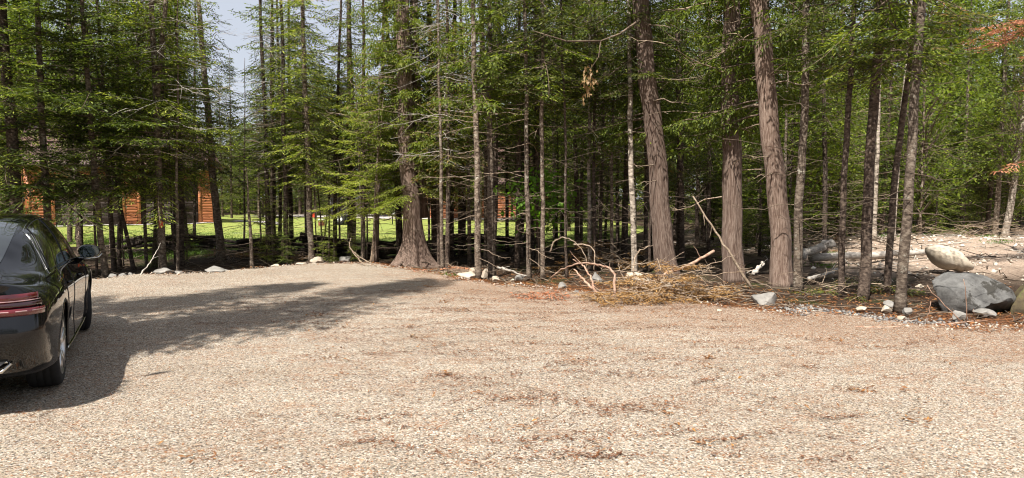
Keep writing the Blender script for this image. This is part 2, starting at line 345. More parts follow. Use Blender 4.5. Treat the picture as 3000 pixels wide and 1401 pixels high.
# gravel lot
xs = np.concatenate([np.linspace(-30, -11, 40)[:-1], np.linspace(-11, 11, 441), np.linspace(11, 30, 40)[1:]])
tt = np.concatenate([np.linspace(0, 0.55, 40)[:-1], np.linspace(0.55, 1, 150)])
EYX = edge_y(xs) + 0.10 * wob(xs, xs * 0.3, 5)
GX = np.tile(xs, (len(tt), 1)); GY = -25 + (EYX[None, :] + 25) * (tt[:, None] ** 0.6)
dd = EYX[None, :] - GY
GZ = 0.012 * wob(GX, GY, 0.5) + 0.008 * wob(GX, GY, 2.2) - 0.14 * smooth(0.16, 0.0, dd) + 0.03 * smooth(0.7, 0.25, dd) * wob(GX, GY, 1.3)
grust = np.clip(smooth(2.6, 0.0, dd) * smooth(-3.2, 0.0, GX) * 1.1 + 0.5 * smooth(6, 1, dd) * smooth(-4, 1, GX) + 0.22 * np.exp(-((GX - 0) / 3.0) ** 2 - ((GY - 9.0) / 3.0) ** 2), 0, 1) - 0.06 * smooth(6, 4, GY)
tag(grid_mesh('gravel_lot', GX, GY, GZ, M['gravel'], {'rust': grust}), 'pale limestone gravel parking lot with washed rusty needles', kind='structure')
# lawn beyond the fence
lx = np.linspace(-48, 7, 111); lt = np.linspace(0, 1, 60)
near = np.interp(lx, [-48, -16, -13, -8, -3, 0, 3, 7], [24, 24, 23.6, 22.3, 21.2, 22.0, 25.5, 36]) + 0.25 * np.sin(lx * 2.1) + 0.15 * np.sin(lx * 5.3)
LX = np.tile(lx, (60, 1)); LY = near[None, :] + (64 - near[None, :]) * lt[:, None]
LZ = H(LX, LY) + 0.02 - 0.10 * (1 - smooth(0, 0.02, lt))[:, None] + 0.10
tag(grid_mesh('lawn', LX, LY, LZ, M['lawn']), 'sunlit green lawn beyond the rail fence', kind='structure')
def lawn_z(x, y): return Hs(x, y) + 0.12
def strip(name, pts, w, mat, label, dz):
    P = np.array(pts, float); n = 40; s = np.linspace(0, len(P) - 1, n); px_ = np.interp(s, range(len(P)), P[:, 0]); py_ = np.interp(s, range(len(P)), P[:, 1])
    T_ = np.gradient(np.stack([px_, py_], 1), axis=0); T_ /= np.linalg.norm(T_, axis=1)[:, None]; Nn = np.stack([-T_[:, 1], T_[:, 0]], 1)
    a = np.linspace(-.5, .5, 9); WW = w * (1 + 0.12 * np.sin(s * 5))
    XX = px_[:, None] + Nn[:, :1] * a * WW[:, None]; YY = py_[:, None] + Nn[:, 1:] * a * WW[:, None]
    return tag(grid_mesh(name, XX, YY, H(XX, YY) + dz, mat), label, kind='structure')
strip('driveway', [(-21, 61), (-14, 57.5), (-8, 54), (-1, 51), (6, 49)], 5.0, M['dirt_road'], 'pale gravel drive across the far end of the lawn', 0.155)
strip('path', [(-18.0, 46.6), (-16, 45.2), (-14.2, 43.0), (-13.5, 40.5)], 0.9, M['concrete'], 'narrow pale path curving from the garage', 0.15)
strip('apron', [(-27.5, 36.4), (-17.6, 43.0)], 1.3, M['concrete'], 'thin concrete strip along the garage front', 0.16)

# ------------------------------------------------------------------ plants: how foliage and wood are made
Z3 = np.array([0, 0, 1.0])
def unit(a): return a / (np.linalg.norm(a, axis=-1, keepdims=True) + 1e-9)
def kites(P, D_, S, L, W, sag=0.12):
    L = L[:, None]; W = W[:, None]
    mid = P + D_ * L * 0.5
    return np.stack([P, mid + S * W * 0.5, P + D_ * L - Z3 * L * sag, mid - S * W * 0.5], 1)
def twigs(rng, P, D_, S, l, ks, kl=0.090, kw=0.025, ang=0.65, step=0.043):
    """needle tufts along many twigs at once: P start, D direction, S side in the plane of the spray, l length"""
    m = np.maximum(1, np.ceil(l / (step * ks))).astype(int); mm = m.max()
    idx = np.repeat(np.arange(len(P)), m); j = np.concatenate([np.arange(k) for k in m])
    s = (j + 0.25) / m[idx] * l[idx]
    sg = np.where(j % 2 == 0, 1.0, -1.0) * np.where(j == m[idx] - 1, 0.0, 1.0)
    a = sg * ang * rng.uniform(0.7, 1.3, len(idx))
    d = D_[idx] * np.cos(a)[:, None] + S[idx] * np.sin(a)[:, None]
    d = unit(d + rng.normal(0, 0.12, d.shape))
    pos = P[idx] + D_[idx] * s[:, None] - Z3 * (0.10 * s ** 2 / (l[idx] + 0.05))[:, None]
    side = unit(np.cross(d, Z3 + rng.normal(0, 0.45, d.shape)))
    return kites(pos, d, side, kl * ks * rng.uniform(0.7, 1.3, len(idx)), kw * ks * rng.uniform(0.8, 1.2, len(idx)))
def fir_branch(rng, mb, base, az, L, pitch, droop, ks, m=0, mw=1, t0=0.12, dens=1.0, wood=True):
    out = np.array([math.cos(az), math.sin(az), 0]); side = np.array([-math.sin(az), math.cos(az), 0])
    nt = max(4, int(L / (0.095 * ks) * dens)); t = np.linspace(t0, 1, nt)
    bend = rng.normal(0, 0.10)
    def path(t): return base + np.outer(L * t, out) + np.outer(L * bend * t * t, side) + np.outer(L * (pitch * t - droop * t ** 2 + 0.55 * droop * t ** 4), Z3)
    P = path(t); Tn = unit(np.gradient(P, axis=0))
    if wood: mb.tube(path(np.linspace(0, 1, 5)), np.linspace(0.005 + 0.006 * L, 0.003, 5), 3, mw, caps=False)
    PP = np.repeat(P, 2, 0); TT = np.repeat(Tn, 2, 0); sg = np.tile([1.0, -1.0], nt)[:, None]; t2 = np.repeat(t, 2)
    a = rng.uniform(0.75, 1.15, 2 * nt)[:, None]
    d = unit(TT * np.cos(a) + sg * np.sin(a) * side + Z3 * rng.uniform(-0.28, 0.12, 2 * nt)[:, None])
    l = (0.36 * L * (1 - t2) ** 0.8 + 0.09 * ks) * rng.uniform(0.6, 1.25, 2 * nt)
    S = unit(np.cross(d, Z3 + rng.normal(0, 0.25, d.shape)))
    mb.quads(twigs(rng, PP, d, S, l, ks), m)
def dead_branch(rng, mb, base, az, L, pitch, droop, r, nsub=3, m=0, sub=0.45):
    out = np.array([math.cos(az), math.sin(az), 0]); side = np.array([-math.sin(az), math.cos(az), 0])
    t = np.linspace(0, 1, 7); b1, b2 = rng.normal(0, 0.12, 2)
    P = base + np.outer(L * t, out) + np.outer(L * (b1 * t * t + b2 * t ** 3), side) + np.outer(L * (pitch * t - droop * t ** 2 + 0.8 * droop * t ** 3), Z3)
    P[1:] += rng.normal(0, 0.012 * L, (6, 3))
    mb.tube(P, r * (1 - 0.72 * t), 4, m, caps=False)
    for q in range(nsub):
        i = rng.integers(2, 7); p0 = P[i]; d = unit(out * rng.uniform(0.3, 1) + side * rng.choice([-1, 1]) * rng.uniform(0.4, 1) + Z3 * rng.normal(-0.1, 0.35))
        l = L * sub * rng.uniform(0.4, 1.1) * (1.15 - t[i] * 0.5); s = np.linspace(0, 1, 4)
        Q = p0 + np.outer(l * s, d) + np.outer(-0.12 * l * s * s, Z3) + rng.normal(0, 0.02 * l, (4, 3)) * s[:, None]
        mb.tube(Q, r * 0.5 * (1 - 0.6 * s), 3, m, caps=False)
        if l > 0.3:
            for _ in range(2):
                k = rng.integers(1, 4); d2 = unit(d + rng.normal(0, 0.6, 3)); e = Q[k] + np.outer(np.linspace(0, l * 0.4, 3), d2)
                mb.tube(e, r * 0.3, 3, m, caps=False)
def fir_crown(name, seed, z0, z1, R, nb, ks=1.0, mats=('fir', 'twig'), pitch=(0.15, -0.15), droop=0.35, shape=0.75, dens=1.0, low=0.75, wood=True, thin=None):
    rng = np.random.default_rng(seed); mb = MB()
    for k in range(nb):
        u = (k + rng.uniform(0, 1)) / nb; u = u ** 1.15
        z = z0 + (z1 - z0) * u
        L = R * ((1 - u) ** shape * 0.95 + 0.05) * rng.uniform(0.35, 1.25) * (low + (1 - low) * min(1, u / 0.12))
        if thin and z > thin:
            if k % 4: continue
            L *= 0.6
        if rng.uniform() < 0.16 and wood and ks < 1.4:
            dead_branch(rng, mb, np.array([0, 0, z]), rng.uniform(0, 6.283), max(L, .3), rng.uniform(-.2, .3), rng.uniform(.1, .7), .007, 4, 1); continue
        fir_branch(rng, mb, np.array([0, 0, z]), rng.uniform(0, 2 * math.pi), max(L, 0.15), pitch[1] + (pitch[0] - pitch[1]) * u + rng.normal(0, 0.20), droop * rng.uniform(0.6, 1.3), ks, dens=dens, wood=wood)
    return mb.mesh(name, [M[q] for q in mats])
def cedar_branch(rng, mb, base, az, L, pitch, droop, ks=1.0, m=0, mw=1, t0=0.25):
    out = np.array([math.cos(az), math.sin(az), 0]); side = np.array([-math.sin(az), math.cos(az), 0])
    nt = max(4, int(L / (0.13 * ks))); t = np.linspace(t0, 1, nt); bend = rng.normal(0, 0.15)
    def path(t): return base + np.outer(L * t, out) + np.outer(L * bend * t * t, side) + np.outer(L * (pitch * t - droop * t ** 2 + 0.6 * droop * t ** 4), Z3)
    P = path(t); mb.tube(path(np.linspace(0, 1, 6)), np.linspace(0.008 + 0.007 * L, 0.004, 6), 4, mw, caps=False)
    r = 3; PP = np.repeat(P, r, 0); n = len(PP); t2 = np.repeat(t, r)
    d = unit(out * rng.uniform(-0.1, 0.8, n)[:, None] + side * rng.normal(0, 0.75, n)[:, None] - Z3 * rng.uniform(0.1, 0.9, n)[:, None])
    l = rng.uniform(0.14, 0.42, n) * ks * (1.1 - 0.4 * t2)
    S = unit(np.cross(d, unit(rng.normal(0, 1, d.shape) + out * 0.6)))
    mb.quads(twigs(rng, PP, d, S, l, ks, 0.085, 0.034, 0.75, 0.038), m)
def cedar_crown(name, seed, z0, z1, R, nb, ks=1.0, mats=('cedar', 'twig'), azs=None, shape=0.6):
    rng = np.random.default_rng(seed); mb = MB()
    for k in range(nb):
        u = ((k + rng.uniform(0, 1)) / nb) ** 1.1; z = z0 + (z1 - z0) * u
        L = R * ((1 - u) ** shape * 0.95 + 0.05) * rng.uniform(0.5, 1.15)
        cedar_branch(rng, mb, np.array([0, 0, z]), rng.uniform(*azs) if azs else rng.uniform(0, 6.283), max(L, .3), rng.uniform(-0.05, 0.35), rng.uniform(0.35, 0.8), ks)
    return mb.mesh(name, [M[q] for q in mats])
def leaf_crown(name, seed, z0, z1, R, ncl, per, size, mats=('leaf', 'twig'), shape='egg'):
    rng = np.random.default_rng(seed); mb = MB()
    for k in range(ncl):
        u = rng.uniform(0, 1); z = z0 + (z1 - z0) * u
        rr = R * (math.sin(math.pi * (0.12 + 0.83 * u)) ** 0.7) * math.sqrt(rng.uniform(0.03, 1)); az = rng.uniform(0, 6.283)
        c = np.array([rr * math.cos(az), rr * math.sin(az), z])
        st = np.array([0, 0, max(z0 * 0.6, z - rr * 0.8 - 0.2)]); mid = (st + c) / 2 + np.array([0, 0, 0.12 * rr])
        mb.tube([st, mid, c], [0.010 + 0.008 * rr, 0.008, 0.004], 3, 1, caps=False)
        n = int(per * rng.uniform(0.5, 1.4)); sp = R * 0.16 + size * 1.2
        P = c + rng.normal(0, 1, (n, 3)) * np.array([sp, sp, sp * 0.55])
        d = unit(rng.normal(0, 1, (n, 3)) * np.array([1, 1, 0.45]) - Z3 * 0.25); S = unit(np.cross(d, Z3 + rng.normal(0, 0.55, (n, 3))))
        L = size * rng.uniform(0.7, 1.3, n)
        mb.quads(kites(P, d, S, L, L * 0.78, 0.2), 0)
    return mb.mesh(name, [M[q] for q in mats])
def dead_set(name, seed, z0, z1, n, L=(0.4, 1.2), droop=(0.1, 0.5), r=0.008, pitch=(-0.1, 0.25), nsub=3, mat='twig', azs=None):
    rng = np.random.default_rng(seed); mb = MB()
    for k in range(n):
        z = z0 + (z1 - z0) * (k + rng.uniform(0, 1)) / n
        az = rng.uniform(*azs) if azs else rng.uniform(0, 6.283)
        dead_branch(rng, mb, np.array([0, 0, z]), az, rng.uniform(*L), rng.uniform(*pitch), rng.uniform(*droop), r * rng.uniform(0.7, 1.3), rng.integers(1, nsub + 1))
    return mb.mesh(name, M[mat])

# crowns and dead limbs shared by many trees
CR = {
 'fir_a': fir_crown('fir_crown', 1, 2.3, 12.5, 1.6, 190, 1.1, thin=7.2),
 'fir_b': fir_crown('fir_crown', 2, 2.5, 12.0, 1.40, 165, 1.1, ('fir_old', 'twig'), droop=0.5, thin=7.2),
 'fir_c': fir_crown('fir_crown', 3, 1.95, 13.0, 1.8, 200, 1.15, droop=0.25, pitch=(0.3, -0.05), thin=7.2),
 'fir_thin': fir_crown('fir_crown', 4, 2.3, 11.0, 1.2, 110, 1.1, ('fir_old', 'twig'), droop=0.7, dens=0.8, thin=7),
 'fir_hi': fir_crown('fir_crown', 5, 3.9, 13.0, 1.4, 120, 1.1, ('fir_old', 'twig'), droop=0.45, thin=6.5),
 'fir_hi2': fir_crown('fir_crown', 6, 3.6, 12.5, 1.3, 120, 1.1, droop=0.4, thin=6.5),
 'sparse': fir_crown('fir_crown', 20, 3.0, 12, 1.25, 110, 1.25, droop=0.45, thin=8),
 'ced_hi': cedar_crown('cedar_crown', 7, 3.5, 9.5, 1.2, 56),
 'ced_hi2': cedar_crown('cedar_crown', 8, 3.9, 9.5, 1.2, 50),
 'young_a': fir_crown('young_fir_crown', 9, 0.35, 5.2, 1.15, 95, 0.9, pitch=(0.5, 0.02), droop=0.2),
 'young_b': fir_crown('young_fir_crown', 10, 0.25, 3.6, 1.0, 75, 0.9, pitch=(0.45, 0.05), droop=0.18),
 'mid_a': fir_crown('mid_fir_crown', 11, 0.9, 10.5, 1.7, 160, 1.7),
 'mid_b': fir_crown('mid_fir_crown', 12, 1.6, 11.5, 1.5, 150, 1.7, ('fir_old', 'twig'), droop=0.5),
 'mid_c': fir_crown('mid_fir_crown', 13, 2.6, 12.0, 1.6, 140, 1.7),
 'far_a': fir_crown('far_fir_crown', 14, 1.0, 15.5, 2.3, 190, 3.0, wood=False),
 'far_b': fir_crown('far_fir_crown', 15, 1.8, 17.0, 2.0, 190, 3.0, ('fir_old', 'twig'), wood=False),
 'far_c': fir_crown('far_fir_crown', 16, 0.6, 13.0, 2.5, 190, 3.0, wood=False),
 'leaf_a': leaf_crown('aspen_crown', 17, 3.0, 13.5, 2.2, 170, 120, 0.095),
 'leaf_b': leaf_crown('aspen_crown', 18, 4.0, 15.5, 2.6, 170, 130, 0.11),
 'leaf_m': leaf_crown('aspen_crown', 21, 2.6, 9.0, 1.5, 120, 60, 0.065),
 'leaf_c': leaf_crown('young_leaf_crown', 19, 0.9, 6.0, 1.4, 70, 60, 0.075),
}
DB = {
 'lo_a': dead_set('dead_branches', 31, 0.4, 3.2, 26, (0.4, 1.1)), 'lo_b': dead_set('dead_branches', 32, 0.5, 3.4, 24, (0.35, 1.0), r=0.007),
 'hi_a': dead_set('dead_branches', 33, 0.5, 5.2, 38, (0.4, 1.4), (0.1, 0.9), r=0.0075, pitch=(-.15, .4), mat='dead_wood'), 'hi_b': dead_set('dead_branches', 34, 0.6, 5.0, 36, (0.3, 1.2), (0.1, 0.8), r=0.0065, pitch=(-.15, .35)),
 'hi_c': dead_set('dead_branches', 35, 0.8, 5.6, 24, (0.4, 1.5), (0.3, 1.0), 0.007, (-0.2, 0.45)),
 'ced_a': dead_set('dead_limbs', 36, 1.6, 6.0, 16, (0.5, 1.9), (0.4, 1.1), 0.013, (-0.1, 0.3), 4, 'dead_wood'),
 'ced_b': dead_set('dead_limbs', 37, 1.8, 6.0, 15, (0.5, 1.8), (0.4, 1.2), 0.012, (-0.2, 0.3), 4, 'dead_wood'),
 'grey': dead_set('bare_twigs', 39, 2.6, 6.8, 64, (0.5, 1.5), (0.2, 1.0), 0.007, (-.3, .3), 6, 'grey_wood'),
 'pole': dead_set('dead_branches', 38, 0.4, 4.5, 34, (0.3, 0.9), r=0.006, mat='twig'),
}
RNG = np.random.default_rng(77)
def trunk_mesh(name, P, R, bark, rng, cedar=False, flare=0.35):
    """P: centre line (local), R radii at the same points"""
    P = np.asarray(P, float); s = np.r_[0, np.cumsum(np.linalg.norm(np.diff(P, axis=0), axis=1))]
    n = 46 if cedar else 26; u = np.r_[np.linspace(0, 1.6, n // 3), np.linspace(1.6, s[-1], n)[1:]]
    Pn = np.stack([np.interp(u, s, P[:, k]) for k in range(3)], 1); Rn = np.interp(u, s, R)
    nn = 40 if cedar else 12; th = np.linspace(0, 6.283, nn, endpoint=False)
    ph = rng.uniform(0, 6.283, 6); w = 0.010 if not cedar else 0.02
    Pn[:, 0] += w * np.sin(u * 1.9 + ph[0]) + 0.5 * w * np.sin(u * 5.1 + ph[1]); Pn[:, 1] += w * np.sin(u * 1.6 + ph[2])
    fl = np.exp(-u / (0.38 if cedar else 0.16)) * flare
    mod = np.ones((len(u), nn))
    if cedar:
        tw = u[:, None] * 0.10
        mod += 0.035 * np.sin(5 * th[None] + ph[3] + tw) + 0.022 * np.sin(9 * th[None] + ph[4] - tw) + 0.022 * np.sin(17 * th[None] + ph[5] + tw * 2) + rng.normal(0, 0.008, mod.shape)
        lob = 1 + 0.75 * np.maximum(0, np.sin(5 * th + ph[0])) ** 1.5 * rng.uniform(0.5, 1.3) + 0.35 * np.sin(3 * th + ph[1])
        mod += fl[:, None] * np.maximum(lob, 0.15)[None]
    else:
        mod += fl[:, None] * (1 + 0.5 * np.sin(4 * th + ph[0])[None]) + rng.normal(0, 0.025, mod.shape)
    mb = MB(); mb.tube(Pn, Rn, nn, 0, mod); return mb.mesh(name, M[bark], True)

def place_tree(name, label, path_px, wpx, bark, crown=None, dead=None, height=12.5, group=None, cedar=False, cat='tree', scale=1.0, flare=0.35, dep=None, taper=0.85, drop=0.0, crz=None, cs=1.0):
    height = min(height, 10.5)
    """path_px: (px,py) from the base upward"""
    bx, by = path_px[0]
    X0, Y0 = gp(bx, by, -0.06) if dep is None else (dp(bx, by, dep)[0], dep)
    z0 = Hs(X0, Y0) - 0.06 - drop if dep is None else Hs(X0, Y0) - 0.06
    pts = [(0, 0, 0)]
    for (x, y) in path_px[1:]:
        q = dp(x, y, Y0); pts.append((q[0] - X0, RNG.normal(0, 0.02), q[2] - z0))
    a, b = np.array(pts[-2]), np.array(pts[-1]); zt = height * scale
    if b[2] < zt: pts.append(tuple(b + (b - a) / max(b[2] - a[2], .1) * (zt - b[2])))
    P = np.array(pts); r = wpx * Y0 / F_PX / 2
    zz = P[:, 2]; R = r * np.clip(1.06 - 0.06 * 0 - (zz / zt) * taper * (0.55 + 0.45 * zz / zt), 0.06, 1.1)
    if isinstance(bark, str): pass
    root = empty(name, (X0, Y0, z0), label=label, cat=cat, group=group)
    u = np.linspace(0, 1, 14); seg = np.linspace(0, zt, 14)
    P2 = np.stack([np.interp(seg, zz, P[:, 0]), np.interp(seg, zz, P[:, 1]), seg], 1); R2 = np.interp(seg, zz, R) if len(zz) > 3 else r * np.clip(1.06 - (seg / zt) * taper, 0.05, 1.1)
    link('trunk', trunk_mesh('trunk', P2, R2, bark, RNG, cedar, flare), root)
    lean = math.atan2(P[-1][0], P[-1][2])
    for nm, me in (('crown', CR.get(crown)), ('dead_branches', DB.get(dead))):
        if me:
            o = link(nm, me, root); o.rotation_euler = (0, lean, RNG.uniform(0, 6.28) if crz is None else crz)
            k = cs * RNG.uniform(0.93, 1.07) if nm == 'crown' else RNG.uniform(0.9, 1.1); o.scale = (k, k, 1.0 if nm == 'crown' else k)
    return root

FG = 'slim firs along the front edge of the woods'
def fir(path, w, label, bark='fir_bark', crown='fir_a', dead='lo_a', **k): return place_tree('fir_tree', label, path, w, bark, crown, dead, group=FG, **k)
# left of the big cedar
fir([(62, 812), (48, 600), (12, 100), (0, 0)], 34, 'thick rough barked fir behind the black car roof, at the left edge', 'dark_bark', 'fir_a', 'lo_b', height=14)
fir([(150, 806), (140, 650), (118, 300), (110, 0)], 20, 'grey fir in front of the left log pillar of the garage', 'fir_bark', 'fir_c', 'lo_a')
fir([(206, 722), (206, 560), (204, 300)], 13, 'thin dark fir before the left garage door, beside the orange corner', 'dark_bark', 'fir_b', 'lo_b')
fir([(312, 800), (297, 700), (273, 450), (258, 200)], 17, 'leaning grey fir in front of the left garage door', 'fir_bark', 'fir_c', 'lo_b')
fir([(351, 775), (350, 640), (346, 400)], 12, 'straight dark fir beside the middle log pillar', 'dark_bark', 'fir_b', 'lo_a')
fir([(394, 784), (372, 700), (352, 600), (320, 420)], 11, 'thin fir tilting left across the middle log pillar', 'dark_bark', None, 'lo_b', height=6)
fir([(452, 772), (456, 640), (462, 500), (470, 350)], 14, 'dark fir tight behind the trunk with the red paint mark', 'dark_bark', 'fir_b', 'lo_b')
t = fir([(476, 788), (472, 650), (463, 450), (455, 250), (440, 0)], 21, 'forked grey fir with a red paint mark on its trunk', 'fir_bark', 'fir_c', 'lo_a', height=13)
# its fork and its paint mark
fx, fy, fz = t.location
mb = MB(); F1 = [np.array(dp(*q, fy)) - np.array(t.location) for q in [(461, 310), (464, 230), (474, 130), (484, 30), (490, -60)]]
mb.tube(F1, [0.055, 0.06, 0.056, 0.05, 0.045], 9); mb.build('fork', M['fir_bark'], t, True)
q = np.array(dp(474, 656, fy)) - np.array(t.location); rr = 21 * fy / F_PX / 2 * 1.09; mb = MB()
th = np.linspace(math.pi + 0.5, 2 * math.pi - 0.7, 8); zt = [0.055, 0.085, 0.07, 0.09, 0.06, 0.08, 0.05, 0.04]
V = [(q[0] + rr * math.cos(a), rr * math.sin(a), q[2] + s * zt[i] * (1 if s > 0 else 1.3)) for i, a in enumerate(th) for s in (-1, 1)]
mb.add(V, [(2 * i, 2 * i + 2, 2 * i + 3, 2 * i + 1) for i in range(7)]); o = mb.build('paint_mark', M['flag'], t); o['label'] = 'red paint mark on the bark'
fir([(553, 738), (541, 650), (532, 566), (520, 420)], 13, 'dark fir between the two right garage pillars, tilted left', 'dark_bark', 'fir_b', 'lo_a')
fir([(570, 722), (570, 600), (571, 430)], 9, 'very thin dark fir against the right garage door', 'dark_bark', 'fir_thin', 'lo_b')
fir([(648, 752), (634, 620), (612, 380), (590, 100), (581, 0)], 22, 'lichen spotted fir just right of the orange garage corner', 'fir_bark', 'fir_thin', 'hi_a', height=12)
fir([(741, 778), (734, 690), (727, 600), (722, 480)], 11, 'short snapped grey sapling trunk right of the garage, rusty tuft on top', 'fir_bark', None, 'lo_b', height=2.6)
fir([(716, 736), (716, 640), (717, 500)], 6, 'thread thin dark fir just left of and behind the snapped sapling trunk', 'dark_bark', None, 'pole', height=6)
fir([(785, 742), (784, 640), (778, 400), (770, 200)], 11, 'dark spruce standing behind the fence, first right of the sky gap', 'dark_bark', 'fir_thin', 'lo_a')
fir([(822, 737), (822, 600), (818, 400)], 11, 'straight dark fir behind the fence where the rails peak', 'dark_bark', 'fir_thin', 'lo_b')
fir([(853, 735), (852, 600), (850, 400)], 13, 'dark fir by the tan stump behind the rails', 'dark_bark', 'fir_b', 'lo_a')
fir([(912, 760), (908, 650), (903, 480), (892, 200), (884, 0)], 18, 'grey fir standing over the round tan boulder', 'fir_bark', 'fir_a', 'hi_b', height=13)
fir([(1030, 742), (1030, 600), (1028, 300), (1020, 0)], 24, 'stout dark double fir trunk between trailer and leaning poles', 'dark_bark', 'fir_b', 'hi_a', height=13)
fir([(1103, 756), (1105, 640), (1112, 420)], 14, 'rust brown bare trunk just left of the big cedar roots', 'cedar_bark', 'ced_hi', 'lo_a')
fir([(1064, 762), (1060, 640), (1054, 500)], 7, 'pale thin sapling with bright lime boughs left of the big cedar', 'fir_bark', None, 'pole', height=5)
# sapling poles over the lawn
for (b, m_, tp, w, lab) in [((764, 730), (762, 640), (760, 480), 5, 'hair thin dark sapling in front of the pale lawn path'),
        ((930, 752), (926, 660), (918, 520), 4, 'hair thin sapling left of the red brown barrel'), ((948, 752), (940, 660), (930, 520), 5, 'thin sapling crossing the red brown barrel, leaning left'),
        ((944, 752), (956, 650), (972, 520), 5, 'thin sapling leaning right past the barrel'), ((963, 745), (963, 640), (962, 500), 5, 'upright thin sapling right of the barrel'),
        ((994, 735), (994, 640), (996, 480), 6, 'thin brown sapling in front of the trailer'), ((1075, 748), (1075, 660), (1078, 520), 5, 'thin black sapling between the pale pole and the stout trunk'),
        ((1168, 748), (1168, 640), (1168, 500), 5, 'thin black sapling touching the left side of the big cedar'), ((284, 800), (280, 700), (276, 600), 7, 'thin mottled sapling left of the leaning grey fir'),
        ((640, 740), (632, 640), (626, 560), 4, 'hair thin sapling beside the lichen spotted fir'), ((222, 716), (222, 640), (224, 520), 4, 'hair thin sapling beside the thin dark fir'),
        ((362, 772), (360, 680), (358, 560), 4, 'hair thin sapling right of the straight dark fir'), ((516, 780), (508, 700), (500, 560), 6, 'thin mossy sapling right of the red paint mark')]:
    place_tree('dead_sapling', lab, [b, m_, tp], w, 'dark_bark', None, 'pole' if w > 4 else None, height=3.8 + (w - 4) * 0.7, group='thin dead saplings among the firs', flare=0.1)
place_tree('dead_sapling', 'smooth pale leaning pole left of the big cedar roots', [(1087, 772), (1093, 690), (1099, 600), (1110, 440)], 6, 'dead_wood', None, 'pole', height=4.2, group='thin dead saplings among the firs', flare=0.1)

# middle trunks
MG = 'straight grey trunks in the middle of the front edge'
def mid(path, w, label, bark='fir_bark', crown='ced_hi', dead='hi_a', **k): return place_tree('fir_tree', label, path, w, bark, crown, dead, group=MG, **k)
mid([(1402, 812), (1400, 650), (1394, 350), (1387, 100), (1384, 0)], 18, 'left one of the close pair of straight grey trunks, lime sprays on top', crown='ced_hi', dead='hi_a')
mid([(1441, 804), (1438, 650), (1434, 350), (1434, 0)], 19, 'right one of the close pair of straight grey trunks', crown='ced_hi2', dead='hi_b')
mid([(1549, 816), (1546, 650), (1542, 350), (1538, 0)], 14, 'pale straight trunk left of the bright maple sapling', 'fir_bark', 'fir_hi', 'hi_a')
mid([(1591, 816), (1589, 650), (1588, 350), (1590, 0)], 13, 'brown straight trunk crossing the bright maple sapling', 'fir_bark', 'fir_hi2', 'hi_c')
mid([(1659, 816), (1658, 650), (1656, 400), (1648, 150)], 8, 'thin black trunk right of the bright maple sapling', 'dark_bark', 'fir_hi', 'hi_b')
mid([(1727, 795), (1726, 650), (1726, 480), (1727, 300)], 12, 'pale mottled trunk before the golden dead brush', 'birch_bark', 'fir_hi', 'hi_c', height=8)
mid([(1741, 796), (1740, 650), (1742, 400)], 10, 'dark trunk close behind the pale mottled trunk', 'dark_bark', 'fir_hi2', 'hi_a')
mid([(1858, 812), (1855, 650), (1846, 350), (1844, 150), (1843, 0)], 17, 'lichen pale trunk left of the leaning big cedar', 'birch_bark', 'fir_hi', 'hi_c')
mid([(1904, 800), (1902, 650), (1899, 450)], 8, 'thin brown pole against the left side of the leaning big cedar', 'dark_bark', None, 'hi_b', height=5)
place_tree('dead_tree', 'dead fir with pale grey bare twigs high up, right of the big root cedar', [(1296, 790), (1294, 600), (1288, 300)], 11, 'fir_bark', None, 'grey', height=8)
place_tree('dead_tree', 'dead fir with grey twigs, right of the forked fir', [(520, 790), (518, 600), (520, 300)], 9, 'fir_bark', None, 'grey', height=7)
place_tree('dead_tree', 'dead fir with grey twigs over the rail fence', [(800, 752), (798, 600), (795, 300)], 9, 'fir_bark', None, 'grey', height=7)
place_tree('dead_tree', 'dead tree with pale twigs between the dark thin trunk and the leaning big cedar', [(1790, 790), (1792, 600), (1796, 300)], 10, 'fir_bark', None, 'grey', height=7)
# dark firs on the right
RG = 'firs on the right by the boulders'
def rfir(path, w, label, bark='dark_bark', crown='fir_hi2', dead='hi_c', **k): return place_tree('fir_tree', label, path, w, bark, crown, dead, group=RG, **k)
rfir([(2338, 853), (2340, 640), (2357, 291), (2366, 0)], 25, 'mottled grey fir just right of the split lit cedar', 'fir_bark', 'ced_hi2', 'hi_c')
rfir([(2463, 870), (2468, 700), (2482, 350), (2504, 0)], 18, 'dark slim fir in front of the long pale log, left', 'dark_bark', 'fir_hi')
rfir([(2526, 878), (2543, 687), (2557, 350), (2583, 0)], 30, 'thick dark fir in front of the long pale log', 'dark_bark', 'fir_hi2')
rfir([(2594, 868), (2612, 640), (2640, 380), (2668, 134), (2682, 0)], 19, 'slim dark fir leaning right between the thick fir and the reddish based one', 'dark_bark', 'fir_hi')
rfir([(2637, 918), (2656, 640), (2679, 350), (2703, 29), (2706, 0)], 28, 'sunlit fir with a red brown base left of the dark boulder', 'fir_bark', 'fir_hi2')
place_tree('birch_tree', 'pale thin birch behind the slim leaning fir', [(2618, 742), (2620, 640), (2635, 400), (2650, 250)], 10, 'birch_bark', None, 'hi_b', group='pale birches behind the logs')
place_tree('birch_tree', 'pale birch hidden half behind the thick dark fir', [(2558, 742), (2562, 640), (2572, 350)], 15, 'birch_bark', None, 'hi_a', group='pale birches behind the logs')
place_tree('birch_tree', 'pale leaning birch near the right edge of the photo', [(2942, 704), (2960, 600), (2994, 350), (3040, 0)], 18, 'birch_bark', 'leaf_m', 'pole', group='pale birches behind the logs')
place_tree('birch_tree', 'distant pale poplar among the green leaves upper right', [(2770, 664), (2785, 500), (2812, 250), (2830, 60)], 12, 'birch_bark', 'leaf_b', None, group='pale birches behind the logs', height=15)

